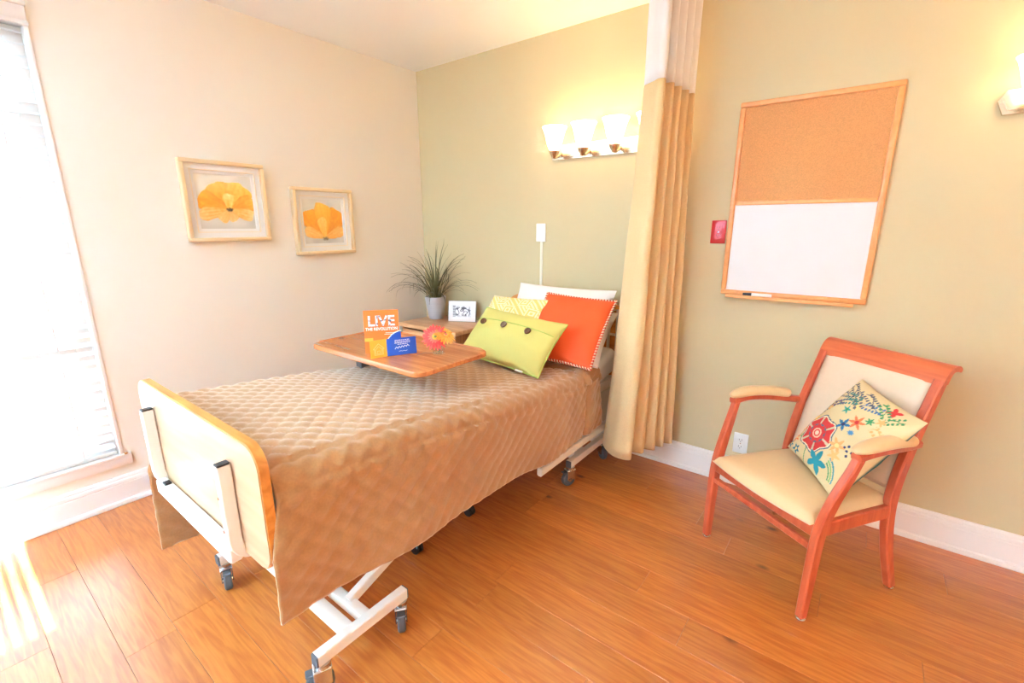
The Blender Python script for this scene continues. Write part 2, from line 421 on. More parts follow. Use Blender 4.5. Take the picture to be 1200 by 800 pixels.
w3 = bpy.data.objects.new('fill_window', None); C.objects.link(w3); struct(w3, 'unseen white framed window added for daylight fill')  # extra window put in to brighten the room, never in view
for ya in (VY0, VY1 - .06): box_obj('window_frame', (fx0, ya, WZ0), (fx1, ya + .06, WZ1), TRIM_WHITE, w3, .004)
for za in (WZ0, WZ1 - .06): box_obj('window_frame', (fx0, VY0, za), (fx1, VY1, za + .06), TRIM_WHITE, w3, .004)
box_obj('pane', (-.106, VY0 + .06, WZ0 + .06), (-.102, VY1 - .06, WZ1 - .06), GLASS, w3, smooth=0)

# ================================================================ WINDOW BLIND
bl = thing('window_blind', 'white horizontal slat blind hanging over the bright window', 'blind', (0, 0, 0))
BY0, BY1 = -3.88, -2.120
bm = bmesh.new(); bx(bm, (-.06, BY0 - .03, 2.195), (.022, BY1 + .020, 2.272), .005, 2); bx(bm, (.001, BY0 - .035, 2.258), (.030, BY1 + .024, 2.280), .005, 2); bx(bm, (.001, BY0 - .032, 2.188), (.027, BY1 + .022, 2.204), .005, 2)
obj('valance', bm, SLAT, bl)
n_sl = 43; zs0, zs1 = .315, 2.17
bm = bmesh.new()
prof = [(-.025, -.0035), (-.0125, 0), (0, .001), (.0125, 0), (.025, -.0035)]
top = [[bm.verts.new((x, y, z + .0013)) for x, z in prof] for y in (BY0, BY1)]
bot = [[bm.verts.new((x, y, z - .0013)) for x, z in prof] for y in (BY0, BY1)]
for k in range(4):
    bm.faces.new((top[0][k], top[0][k + 1], top[1][k + 1], top[1][k])); bm.faces.new((bot[0][k], bot[1][k], bot[1][k + 1], bot[0][k + 1]))
for e in (0, 1): bm.faces.new(top[e] + bot[e][::-1])
bm.faces.new((top[0][0], top[1][0], bot[1][0], bot[0][0])); bm.faces.new((top[0][4], bot[0][4], bot[1][4], top[1][4]))
bmesh.ops.recalc_face_normals(bm, faces=bm.faces)
sl_me = bpy.data.meshes.new('slat'); bm.to_mesh(sl_me); bm.free(); sl_me.materials.append(SLAT)
for k in range(n_sl):
    o = bpy.data.objects.new('slat', sl_me); C.objects.link(o); o.parent = bl
    o.location = (-.030, 0, zs0 + (zs1 - zs0) * k / (n_sl - 1)); o.rotation_euler = (0, radians(18), 0)
box_obj('bottom_rail', (-.055, BY0, .268), (-.005, BY1, .288), SLAT, bl, .004)
for y in (-2.243, -2.50, -2.95, -3.40, -3.80):
    for x in (-.056, -.004):
        bm = bmesh.new(); bx(bm, (x - .0008, y - .003, .285), (x + .0008, y + .003, 2.2)); obj('ladder_cord', bm, WHITE_PLASTIC, bl, smooth=0)
tag(box_obj('blind_bracket', (.0005, WY1 + .002, .250), (.016, WY1 + .016, .268), mat('brass', (190, 130, 60), .35, .8), bevel=.002), 'small brass hold-down bracket at the blind bottom corner', 'bracket')

# ================================================================ PICTURES
def petal(u, v, cx, cy, ang, ln, wd):
    """coverage of a broad rounded petal and the place along it"""
    dx, dy = u - cx, v - cy; a = dx * cos(ang) + dy * sin(ang); b = -dx * sin(ang) + dy * cos(ang)
    t = a / ln * (1 + .10 * nz3(u * 3, v * 3, ang * 3)); 
    if t <= 0 or t >= 1: return 0, 0, 0
    w = wd * (t ** .6) * sqrt(max(0.0, 1 - t ** 7)) * 1.2 + .001
    d = abs(b) / w + .12 * nz3(u * 6, v * 6, ang)
    return sstep(1.06, .92, d), t, b / w

def paint(u, v, c, cx, cy, petals):
    for ang, ln, wd, lo, hi in petals:
        m, t, q_ = petal(u, v, cx, cy, radians(ang), ln, wd)
        if m > 0:
            s_ = .35 + .5 * t * t + .35 * nz3(q_ * 4, t * 1.5, ang) + .25 * nz3(u * 9, v * 9, ang) - .25 * sstep(.7, 1.0, abs(q_))
            c = mix(c, mix(lo, hi, s_), m)
    return c

def poppy_open(u, v):
    c = mix((198, 190, 176), (232, 226, 212), .55 + .5 * nz3(u * 2, v * 2, 3) + .3 * v)
    c = paint(u, v, c, .10, -.30, ((112, 1.05, .50, (236, 138, 20), (252, 186, 60)), (60, 1.1, .52, (240, 150, 30), (255, 206, 96)), (158, 1.12, .40, (230, 128, 16), (250, 172, 46)), (22, 1.0, .36, (232, 132, 20), (252, 184, 70)),
                                   (190, 1.1, .26, (238, 146, 40), (255, 214, 140)), (-14, .92, .26, (240, 154, 50), (255, 218, 150)), (228, .55, .22, (240, 160, 64), (250, 206, 136)), (-70, .42, .20, (236, 158, 70), (250, 208, 140)), (88, .62, .24, (246, 164, 40), (255, 226, 150))))
    r = sqrt((u - .10) ** 2 + ((v + .28) * 1.7) ** 2)
    return mix(c, (66, 56, 40), .92 * sstep(.17, .03, r + .09 * nz3(u * 14, v * 14, 2)))

def poppy_cup(u, v):
    c = mix((190, 182, 170), (232, 226, 214), .55 + .5 * nz3(u * 2, v * 2, 9) + .3 * v)
    c = paint(u, v, c, .04, -.74, ((128, 1.5, .50, (232, 134, 14), (250, 176, 40)), (56, 1.5, .52, (228, 126, 12), (248, 170, 40)), (92, 1.62, .44, (240, 148, 22), (255, 198, 70)), (160, 1.05, .26, (240, 156, 50), (255, 214, 130)), (20, 1.08, .28, (236, 148, 44), (255, 208, 120)), (98, .95, .26, (246, 166, 36), (255, 220, 130))))
    r = sqrt((u - .04) ** 2 + ((v + .78) * 1.9) ** 2)
    return mix(c, (78, 62, 40), .85 * sstep(.22, .04, r + .1 * nz3(u * 12, v * 12, 5)))

ART = colattr('printed art', .5, coat=.6)
def picture(yc, zc, w, h, fn, label):
    t = thing('picture_frame', label, 'picture', (0.001, yc, zc), (0, 0, pi / 2), 'framed poppy prints')
    # local: x along +y world, -y local towards the room (+x world)
    fw, dp = .021, .040
    for nm, lo, hi in (('frame_rail', (-w / 2, -dp, h / 2 - fw), (w / 2, 0, h / 2)), ('frame_rail', (-w / 2, -dp, -h / 2), (w / 2, 0, -h / 2 + fw)),
                       ('frame_rail', (-w / 2, -dp, -h / 2 + fw), (-w / 2 + fw, 0, h / 2 - fw)), ('frame_rail', (w / 2 - fw, -dp, -h / 2 + fw), (w / 2, 0, h / 2 - fw))):
        box_obj(nm, lo, hi, CHAMPAGNE, t, .005)
    def ring(name, o, i, y0, y1, m):
        bm = bmesh.new()
        bx(bm, (-o, y1, i), (o, y0, o)); bx(bm, (-o, y1, -o), (o, y0, -i)); bx(bm, (-o, y1, -i), (-i, y0, i)); bx(bm, (i, y1, -i), (o, y0, i))
        obj(name, bm, m, t, smooth=0)
    ring('outer_mat', w / 2 - fw + .002, w / 2 - .050, -.012, -.018, MATBOARD)
    ring('bevel_trim', w / 2 - .048, w / 2 - .053, -.012, -.020, mat('pale bevel', (236, 220, 194), .5))
    ring('inner_mat', w / 2 - .050, w / 2 - .069, -.006, -.012, MATBOARD)
    box_obj('backing', (-w / 2 + .01, -.004, -h / 2 + .01), (w / 2 - .01, 0, h / 2 - .01), MATBOARD, t, smooth=0)
    grid_print('print', w - .136, h - .136, 90, 90, fn, ART, t, loc=(0, -.0055, 0))
picture(-1.443, 1.524, .424, .424, poppy_open, 'framed print of a wide open orange poppy in champagne frame nearer the window')
picture(-.868, 1.424, .415, .415, poppy_cup, 'framed print of a cupped orange poppy in champagne frame nearer the corner')

# ================================================================ HOSPITAL BED
bed = thing('hospital_bed', 'adjustable care bed with maple footboard and cream metal frame on casters', 'bed', (1.35, -1.15, 0))
def bobj(name, bm, m, parent=None, **k):     # meshes written in world coordinates, parented to the bed
    o = obj(name, bm, m, parent or bed, **k)
    if parent is None: o.matrix_parent_inverse = Matrix.Translation((-1.35, 1.15, 0))
    return o
FY = -2.175
bm = bmesh.new(); prism(bm, rrect(.895, 1.80, .525, .872, .062, 8), FY, FY + .028)
fb = bobj('footboard', bm, MAPLE, smooth=30)
bm = bmesh.new()
oo = rrect(.891, 1.804, .521, .876, .066, 8); ii = rrect(.897, 1.798, .527, .870, .060, 8); n = len(oo)
va = [[bm.verts.new((x, y, z)) for x, z in q] for q, y in ((oo, FY + .003), (oo, FY + .026), (ii, FY + .026), (ii, FY + .003))]
for a, b in zip(va, va[1:] + va[:1]):
    for k in range(n): bm.faces.new((a[k], a[(k + 1) % n], b[(k + 1) % n], b[k]))
bobj('edge_band', bm, MAPLE_EDGE, fb)
for px_ in (1.035, 1.637):
    path = [(px_, FY - .019, .792), (px_, FY - .019, .70), (px_, FY - .019, .57)] + [(px_, FY - .019 + .05 * (1 - cos(a)), .57 - .055 * sin(a)) for a in [radians(q) for q in (20, 40, 60, 80, 90)]] + [(px_, -2.02, .515)]
    bm = bmesh.new(); sweep(bm, path, (1, 0, 0), .026, .034, .003)
    po = bobj('footboard_post', bm, WHITE_METAL)
    bm = bmesh.new(); bx(bm, (px_ - .012, FY - .035, .792), (px_ + .012, FY - .003, .798), .002); bobj('post_cap', bm, BLACK, po)
    for z in (.60, .70):
        bm = bmesh.new(); cyl(bm, (px_ - .006, FY - .038, z), (px_ - .006, FY - .034, z), .005, n=10); bobj('bolt', bm, CHROME, po)
bm = bmesh.new(); bx(bm, (1.05, FY - .036, .498), (1.637, FY - .004, .545), .004); bobj('footboard_crossbar', bm, WHITE_METAL)
bm = bmesh.new(); bx(bm, (1.10, FY - .03, .5455), (1.125, FY - .01, .552), .001); bobj('locking_tab', bm, BLACK)
# headboard
hp = [(.93, .45), (1.77, .45), (1.77, .885)] + [(1.35 + .42 * cos(radians(a)), .885 + .085 * sin(radians(a)) ** .7) for a in range(10, 180, 10)] + [(.93, .885)]
bm = bmesh.new(); prism(bm, hp, -.052, -.026); hb = bobj('headboard', bm, MAPLE_EDGE, smooth=30)
for xs in (.985, 1.725):
    bm = bmesh.new()
    tube(bm, [(xs - .025, -.075, .42), (xs - .025, -.075, .90), (xs + .03, -.075, .915), (xs + .03, -.075, .42)], .010, 8)
    tube(bm, [(xs - .025, -.075, .76), (xs + .03, -.075, .76)], .008, 8)
    bobj('headboard_bracket', bm, WHITE_METAL)
# deck frame
for xs in (.93, 1.735):
    bm = bmesh.new(); bx(bm, (xs, -2.10, .455), (xs + .03, -.10, .505), .004); bobj('deck_rail', bm, WHITE_METAL)
for ys in (-2.04, -1.5, -.95, -.4, -.12):
    bm = bmesh.new(); bx(bm, (.93, ys, .46), (1.765, ys + .04, .50), .004); bobj('deck_crossbar', bm, WHITE_METAL)
bm = bmesh.new(); bx(bm, (.93, -2.10, .502), (1.765, -.1, .512)); bobj('deck_panel', bm, WHITE_METAL)
bm = bmesh.new(); sweep(bm, [(1.79, -.94, .252), (1.79, -.935, .252), (1.79, -.20, .252)], (1, 0, 0), .028, .042, .006); bobj('side_rail', bm, WHITE_METAL)
for ys in (-.72, -.32):
    bm = bmesh.new(); sweep(bm, [(1.775, ys, .27), (1.775, ys, .47)], (1, 0, 0), .014, .03, .002); bobj('rail_hanger', bm, WHITE_METAL)
# base
for (y0, y1) in ((-2.075, -1.735), (-.60, -.17)):
    for xs in (1.035, 1.735):
        bm = bmesh.new(); bx(bm, (xs, y0, .112), (xs + .034, y1, .152), .003); sb = bobj('base_rail', bm, WHITE_METAL)
        for ye in (y0, y1):
            bm = bmesh.new(); bx(bm, (xs + .001, ye - .004, .113), (xs + .033, ye + .004, .151), .002); bobj('end_cap', bm, RUBBER, sb)
    ym = y0 + .15
    for dy in (-.028, .040):
        bm = bmesh.new(); bx(bm, (1.06, ym + dy - .02, .110), (1.74, ym + dy + .02, .148), .008 if dy > 0 else .003, 2); bobj('base_crosstube', bm, WHITE_METAL)
def caster(x, y, ang, r=.041):
    M = Matrix.Translation((x, y, 0)) @ Matrix.Rotation(ang, 4, 'Z')
    bm = bmesh.new()
    vs = cyl(bm, (0, 0, .098), (0, 0, .113), .024, n=16)
    bmesh.ops.transform(bm, matrix=M, verts=vs)
    vs = cyl(bm, (0, 0, .086), (0, 0, .099), .019, n=16); bmesh.ops.transform(bm, matrix=M, verts=vs)
    for s in (-1, 1):
        vs = bx(bm, (-.03, s * .019 - .002, .038), (.022, s * .019 + .002, .096), .002, 1, M)
    bx(bm, (-.03, -.02, .088), (.024, .02, .098), .003, 1, M)
    fork = bobj('caster', bm, CHROME)
    bm = bmesh.new()
    W = M @ Matrix.Translation((-.012, 0, r)) @ Matrix.Rotation(pi / 2, 4, 'X')
    lathe(bm, [(.006, -.014), (r - .016, -.013), (r - .006, -.014), (r, -.009), (r, .009), (r - .006, .014), (r - .016, .013), (.006, .014)], 24, W)
    wh = bobj('wheel', bm, RUBBER, fork)
    bm = bmesh.new(); lathe(bm, [(.004, -.021), (.011, -.021), (.011, .021), (.004, .021)], 12, W); bobj('axle', bm, CHROME, fork)
    bm = bmesh.new(); bx(bm, (-.052, -.015, .080), (-.028, .015, .088), .003, 1, M); bobj('brake_pedal', bm, RUBBER, fork)
for (y0, y1) in ((-2.075, -1.735), (-.60, -.17)):
    for xs, a, b in ((1.052, 2.85, .5), (1.752, 1.15, 2.5)):
        caster(xs, y0 + .022, a); caster(xs, y1 - .022, b)
# lift arms
for xs in (1.16, 1.64):
    bm = bmesh.new(); sweep(bm, [(xs, -1.885, .14), (xs, -1.45, .30), (xs, -1.02, .462)], (1, 0, 0), .03, .034, .003); bobj('lift_arm', bm, WHITE_METAL)
    bm = bmesh.new(); sweep(bm, [(xs, -.41, .14), (xs, -.72, .30), (xs, -1.02, .462)], (1, 0, 0), .03, .034, .003); bobj('lift_arm', bm, WHITE_METAL)

# mattress follows the raised foot and head sections
ZY = [-2.14, -1.95, -1.78, -1.58, -1.38, -1.1, -.8, -.6, -.5, -.34, -.14, -.08]
ZZ = [.782, .768, .756, .733, .706, .676, .645, .628, .626, .648, .695, .705]
def ztop(y):
    s = 0; 
    for d, w in ((-.08, .2), (-.04, .2), (0, .2), (.04, .2), (.08, .2)): s += w * interp(y + d, ZY, ZZ)
    return s
MX0, MX1, MT = .905, 1.772, .15
bm = bmesh.new(); rings = []
cs = rrect(MX0, MX1, -MT, 0, .045, 5)
NY = 70
for j in range(NY + 1):
    y = -2.132 + (2.132 - .085) * j / NY
    k = 1.0; ins = 0.0
    if j in (0, NY): ins = .03
    rings.append([bm.verts.new((MX0 + ins + (x - MX0) * (MX1 - MX0 - 2 * ins) / (MX1 - MX0), y, ztop(y) - .012 + (z + MT / 2) * (1 - 2 * ins / MT) - MT / 2)) for x, z in cs])
for a, b in zip(rings, rings[1:]):
    for i in range(len(cs)): bm.faces.new((a[i], a[(i + 1) % len(cs)], b[(i + 1) % len(cs)], b[i]))
bm.faces.new(rings[0]); bm.faces.new(rings[-1][::-1])
tag(obj('mattress', bm, LINEN, smooth=60), 'bed mattress in a white fitted sheet under the tan quilt', 'mattress')

# quilt
QX0, QX1, RR = .888, 1.792, .055
def hem_near(y): return interp(y, [-2.15, -2.0, -1.74, -1.29, -.9, -.5, -.32], [.372, .362, .356, .334, .294, .298, .302])
def quilt_profile(y):
    zt = ztop(y) + .006; P = []
    hn = hem_near(y); hf = .125 + .02 * sin(y * 5)
    zc = zt - RR
    nN = 44
    for i in range(nN):                                    # near drop, hem upwards
        t = i / nN; z = hn + (zc - hn) * t; f = 1 - t
        wav = f * (.008 * sin(y * 7.2 + 1.2 * f) + .007 * sin(y * 13.7 + .7) + .014 * nz3(y * 3.1, z * 4, 5)) + .016 * nz3(y * 5, z * 7, 2) * min(1, 4 * t)
        P.append(Vector((QX1 + .014 * f + wav, y - .035 * min(1, 2.2 * f) * exp(-(y + 2.138) / .09), z)))
    for i in range(9):
        a = radians(90 * i / 8); P.append(Vector((QX1 - RR + RR * cos(a), y, zc + RR * sin(a))))
    nT = 96; xa, xb = QX1 - RR, QX0 + RR
    for i in range(1, nT):
        x = xa + (xb - xa) * i / nT
        P.append(Vector((x, y, zt + .006 * nz3(x * 4, y * 4, 8) + .004 * sin(pi * i / nT))))
    for i in range(9):
        a = radians(90 + 90 * i / 8); P.append(Vector((QX0 + RR + RR * cos(a), y, zc + RR * sin(a))))
    nF = 52
    for i in range(1, nF + 1):
        f = i / nF; z = zc + (hf - zc) * f
        P.append(Vector((QX0 - .012 * f - f * (.012 * sin(y * 6) + .016 * nz3(y * 3, z * 3, 12)) - .05 * f * exp(-(y + 2.138) / .25), y - .05 * min(1, 2.5 * f) * exp(-(y + 2.138) / .12), z)))
    return P
QY0, QY1 = -2.138, -.352
NJ = 236
rows = [quilt_profile(QY0 + (QY1 - QY0) * j / NJ) for j in range(NJ + 1)]
NI = len(rows[0]); ref = rows[NJ // 2]
verts = []
for j in range(NJ + 1):
    y = QY0 + (QY1 - QY0) * j / NJ
    S = [0.0]
    for a, b in zip(rows[j], rows[j][1:]): S.append(S[-1] + (b - a).length)
    S0 = S[48]; S = [v_ - S0 for v_ in S]
    for i in range(NI):
        p = rows[j][i]
        tj = rows[min(j + 1, NJ)][i] - rows[max(j - 1, 0)][i]; ti = rows[j][min(i + 1, NI - 1)] - rows[j][max(i - 1, 0)]
        nrm = tj.cross(ti).normalized() * -1
        if i < 44 and nrm.x < 0: nrm = -nrm
        elif 53 <= i < 148 and nrm.z < 0: nrm = -nrm
        elif i > 158 and nrm.x > 0: nrm = -nrm
        s = S[i]; q = .047
        h = .0085 * sqrt(abs(sin(pi * (s + y) / q * .7071) * sin(pi * (s - y) / q * .7071)) + 1e-6)
        if i < 40: h *= .65
        # crease where the head section of the bed lifts
        yc = -.50 - .33 * max(0, QX1 - p.x) if i >= 44 else -.50 - .05 * (1 - i / 44)
        if p.x > 1.3 and i < 150:
            h -= .030 * exp(-((y - yc) / .011) ** 2); h += .010 * exp(-((y - yc - .05) / .035) ** 2)
        verts.append(p + nrm * h)
faces = [(j * NI + i, j * NI + i + 1, (j + 1) * NI + i + 1, (j + 1) * NI + i) for j in range(NJ) for i in range(NI - 1)]
me = bpy.data.meshes.new('quilt'); me.from_pydata(verts, [], faces)
q = obj('quilt', me, QUILT, smooth=70)
sm = q.modifiers.new('thickness', 'SOLIDIFY'); sm.thickness = .007; sm.offset = -1
tag(q, 'tan diamond quilted coverlet draped over the bed', 'quilt')

# ================================================================ PILLOWS
def pose(c, yaw, lean, roll):
    return Matrix.Translation(c) @ Matrix.Rotation(yaw, 4, 'Z') @ Matrix.Rotation(lean, 4, 'X') @ Matrix.Rotation(roll, 4, 'Y')

def pillow_mesh(name, w, h, th, n=40, pinch=.06, exp_=.5, seed=0, wr=.004, colour=None, nx=None):
    nx = nx or n
    vs = []; fs = []; cols = []; idx = {}
    for side in (-1, 1):                                  # -1 front (local -y)
        for j in range(n + 1):
            for i in range(nx + 1):
                u, v = 2 * i / nx - 1, 2 * j / n - 1
                edge = i in (0, nx) or j in (0, n)
                if side == 1 and edge: idx[(side, i, j)] = idx[(-1, i, j)]; continue
                x = w / 2 * u * (1 - pinch * (1 - v * v) * u * u); z = h / 2 * v * (1 - pinch * (1 - u * u) * v * v)
                t = ((1 - u * u) * (1 - v * v)); t = max(t, 0) ** exp_
                d = th / 2 * t
                rad = max(abs(u), abs(v)); k = min(1, 6 * (1 - rad))
                ang = math.atan2(v, u)
                d += k * wr * (nz3(u * 3 + seed, v * 3, side) + 1.0 * rad ** 3 * sin(ang * 9 + seed + 2 * nz3(u * 2, v * 2, seed)))
                y = side * d
                idx[(side, i, j)] = len(vs); vs.append((x, y, z))
                cols.append(lin(colour(u, v, side)) if colour else None)
        for j in range(n):
            for i in range(nx):
                f = [idx[(side, i, j)], idx[(side, i + 1, j)], idx[(side, i + 1, j + 1)], idx[(side, i, j + 1)]]
                fs.append(tuple(f) if side == -1 else tuple(f[::-1]))
    me = bpy.data.meshes.new(name); me.from_pydata(vs, [], fs)
    if colour:
        ca = me.color_attributes.new('print', 'FLOAT_COLOR', 'POINT'); ca.data.foreach_set('color', [x for c in cols for x in c])
    return me

def edge_path(w, h, pinch, n=30):
    f = lambda u, v: (w / 2 * u * (1 - pinch * (1 - v * v) * u * u), h / 2 * v * (1 - pinch * (1 - u * u) * v * v))
    out = []
    for k in range(n): out.append(f(-1 + 2 * k / n, -1))
    for k in range(n): out.append(f(1, -1 + 2 * k / n))
    for k in range(n): out.append(f(1 - 2 * k / n, 1))
    for k in range(n): out.append(f(-1, 1 - 2 * k / n))
    return out

# white bed pillows
for c, lean, w, h, th, lab, sd in (((1.425, -.235, .845), -.50, .68, .43, .16, 'white bed pillow leaning upright against the headboard', 3),
                                   ((1.475, -.300, .778), -.72, .66, .36, .13, 'white bed pillow tucked just behind the orange cushion', 8)):
    o = obj('bed_pillow', pillow_mesh('bed_pillow', w, h, th, 30, .05, .42, sd, .006), LINEN, smooth=80); o.matrix_world = pose(c, .02, lean, 0)
    tag(o, lab, 'pillow', 'white bed pillows')

def maze(u, v, side):
    a, b = (u + 1) * 2.6, (v + 1) * 2.6
    ca, cb = a - math.floor(a) - .5, b - math.floor(b) - .5
    par = (math.floor(a) + math.floor(b)) % 2
    r = max(abs(ca), abs(cb)) * 7 if par else min(abs(ca), abs(cb)) * 7
    if par == 0: r = abs(ca + cb) * 5
    return (236, 200, 108) if (r % 1.6) < .8 else (240, 226, 186)
FABRIC_PRINT = colattr('printed cotton', .85, .25, 600)
th_ = thing('throw_pillow', 'pale yellow geometric patterned throw pillow behind the lime one', 'pillow', (1.245, -.505, .815), (0, 0, 0), 'throw pillows on the bed')
th_.matrix_world = pose((1.245, -.485, .822), .0, -.785, -.03)
obj('cover', pillow_mesh('cover', .43, .42, .13, 110, .06, .5, 5, .004, maze), FABRIC_PRINT, th_, smooth=80)

# orange cushion with braided trim
th_ = thing('throw_pillow', 'bright orange throw pillow with braided red and cream trim', 'pillow', group='throw pillows on the bed')
th_.matrix_world = pose((1.613, -.418, .842), .128, -.787, .049)
obj('cover', pillow_mesh('cover', .425, .44, .14, 44, .05, .5, 1, .005), ORANGE, th_, smooth=80)
ep = edge_path(.43, .445, .05, 40)
strands = []
for ph, m, nm in ((0, mat('red cord', (206, 62, 34), .8), 'trim_cord'), (pi, mat('cream cord', (240, 220, 186), .8), 'trim_cord')):
    pts = []
    for k in range(len(ep) * 3 + 1):
        a = k / 3; i0 = int(a) % len(ep); i1 = (i0 + 1) % len(ep); t = a - int(a)
        x = ep[i0][0] * (1 - t) + ep[i1][0] * t; z = ep[i0][1] * (1 - t) + ep[i1][1] * t
        w_ = a * 2 * pi / 1.55 + ph; nn = Vector((x, 0, z)).normalized()
        pts.append(Vector((x, 0, z)) + nn * .0045 * cos(w_) + Vector((0, 1, 0)) * .0045 * sin(w_))
    bm = bmesh.new(); tube(bm, pts, .0046, 5); obj(nm, bm, m, th_, smooth=80)

# lime lumbar pillow with three buttons
th_ = thing('lumbar_pillow', 'lime green oblong pillow with three brown buttons in front', 'pillow', group='throw pillows on the bed')
th_.matrix_world = pose((1.421, -.691, .803), .009, -.791, .074)
obj('cover', pillow_mesh('cover', .565, .325, .15, 34, .05, .48, 4, .005, nx=56), LIME, th_, smooth=80)
def lime_y(u, v): return -.15 / 2 * ((1 - u * u) * (1 - v * v)) ** .48
bm = bmesh.new()
pts = [(.565 / 2 * u, lime_y(u, .38) - .0015, .325 / 2 * .38) for u in [-.93 + 1.86 * k / 24 for k in range(25)]]
tube(bm, pts, .0022, 5); obj('placket_seam', bm, mat('lime seam', (168, 182, 84), .85), th_, smooth=80)
for u in (-.66, -.10, .46):
    bm = bmesh.new()
    M = Matrix.Translation((.565 / 2 * u, lime_y(u, .24) - .004, .325 / 2 * .24)) @ Matrix.Rotation(pi / 2, 4, 'X')
    lathe(bm, [(.0, .003), (.011, .003), (.013, .006), (.017, .006), (.0185, .003), (.0185, -.001), (0, -.003)], 20, M)
    b_ = obj('button', bm, BROWN_BUTTON, th_)
    bm = bmesh.new()
    for dx, dz in ((-.003, -.003), (.003, -.003), (-.003, .003), (.003, .003)):
        cyl(bm, M @ Vector((dx, dz, .0028)), M @ Vector((dx, dz, .0036)), .0013, n=6)
    obj('thread_hole', bm, DARK, b_)
bm = bmesh.new(); bx(bm, (.135, -.006, -.165), (.185, -.002, -.148), .001); obj('care_label', bm, LINEN, th_, smooth=0)
ep = edge_path(.567, .327, .05, 30)
bm = bmesh.new(); tube(bm, [(x, 0, z) for x, z in ep] + [(ep[0][0], 0, ep[0][1])], .003, 6); obj('piping', bm, mat('lime piping', (176, 190, 88), .85), th_, smooth=80)

# ================================================================ NIGHTSTAND
ns = thing('nightstand', 'small maple bedside cabinet in the corner behind the bed', 'nightstand', (.45, -.225, 0))
def nobj(name, lo, hi, m, parent=None, bevel=.003):
    o = box_obj(name, lo, hi, m, parent or ns, bevel)
    if parent is None: o.matrix_parent_inverse = Matrix.Translation((-.45, .225, 0))
    return o
nobj('top', (.155, -.425, .668), (.745, -.022, .698), STAND_WOOD, bevel=.006)
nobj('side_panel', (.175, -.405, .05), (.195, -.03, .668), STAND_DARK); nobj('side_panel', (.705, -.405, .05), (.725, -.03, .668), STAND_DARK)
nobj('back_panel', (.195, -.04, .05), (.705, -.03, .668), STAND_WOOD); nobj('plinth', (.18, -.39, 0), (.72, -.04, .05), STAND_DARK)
nobj('bottom_panel', (.195, -.40, .05), (.705, -.04, .07), STAND_WOOD)
d = nobj('drawer', (.198, -.422, .47), (.702, -.404, .655), STAND_WOOD)
nobj('handle', (.40, -.437, .555), (.50, -.422, .567), NICKEL, d)
d = nobj('door', (.198, -.422, .075), (.702, -.404, .46), STAND_WOOD)
nobj('handle', (.655, -.437, .36), (.667, -.422, .43), NICKEL, d)

# potted plant
PT = (.275, -.150, .698)
pot = thing('potted_plant', 'spiky grass plant in a grey pot on the nightstand', 'plant', PT)
bm = bmesh.new()
lathe(bm, [(0, 0), (.050, 0), (.056, .004), (.066, .06), (.075, .12), (.080, .168), (.080, .172), (.074, .172), (.070, .15), (0, .148)], 32)
obj('pot', bm, POT, pot, smooth=50)
bm = bmesh.new(); lathe(bm, [(0, .1485), (.069, .1485), (.066, .154), (.03, .160), (0, .161)], 20); obj('soil', bm, mat('soil', (70, 52, 38), .95, var=.3, scale=200), pot)
random.seed(11)
for k in range(88):
    a = random.uniform(0, 2 * pi); ln = random.uniform(.24, .48); el = radians(random.uniform(38, 88)); w = random.uniform(.003, .0055)
    r0 = random.uniform(0, .045); p = Vector((r0 * cos(a), r0 * sin(a), .155)); pts = [p.copy()]; e = el
    droop = random.uniform(.10, .34) * (1.25 - el / 1.9)
    for i in range(9):
        p = p + Vector((cos(a) * cos(e), sin(a) * cos(e), sin(e))) * ln / 9
        e -= droop * (.4 + i * .16)
        wx, wy = p.x + PT[0], p.y + PT[1]
        p.x = max(wx, .012) - PT[0]; p.y = min(wy, -.012) - PT[1]
        pts.append(p.copy())
    side = Vector((-sin(a), cos(a), 0)); bm = bmesh.new(); prev = None
    for i, q_ in enumerate(pts):
        ww = w * (1 - (i / 9) ** 2.2) + .0004
        cur = (bm.verts.new(q_ - side * ww), bm.verts.new(q_ + Vector((0, 0, -.0015))), bm.verts.new(q_ + side * ww))
        if prev:
            bm.faces.new((prev[0], prev[1], cur[1], cur[0])); bm.faces.new((prev[1], prev[2], cur[2], cur[1]))
        prev = cur
    obj('leaf', bm, PLANT_DARK if random.random() < .6 else PLANT_LIGHT, pot, smooth=80)

# small photo frame
pf = thing('photo_frame', 'small white standing photo frame beside the potted plant', 'photo frame')
A_, B_ = Vector((.437, -.185, 0)), Vector((.628, -.083, 0)); ang = math.atan2(B_.y - A_.y, B_.x - A_.x); mid = (A_ + B_) / 2
pf.matrix_world = Matrix.Translation((mid.x, mid.y, .699)) @ Matrix.Rotation(ang, 4, 'Z') @ Matrix.Rotation(radians(-10), 4, 'X')
W_, H_ = .215, .158
WFR = mat('white frame lacquer', (246, 244, 242), .4); GREY_EDGE = mat('grey frame edge', (120, 116, 112), .4, .4)
box_obj('back_edge', (-W_ / 2, 0, .0), (W_ / 2, .014, H_), GREY_EDGE, pf, .002)
for lo, hi in (((-W_ / 2 + .003, -.004, H_ - .03), (W_ / 2 - .003, .002, H_ - .003)), ((-W_ / 2 + .003, -.004, .003), (W_ / 2 - .003, .002, .033)),
               ((-W_ / 2 + .003, -.004, .03), (-W_ / 2 + .036, .002, H_ - .03)), ((W_ / 2 - .036, -.004, .03), (W_ / 2 - .003, .002, H_ - .03))):
    box_obj('frame_rail', lo, hi, WFR, pf, .001)
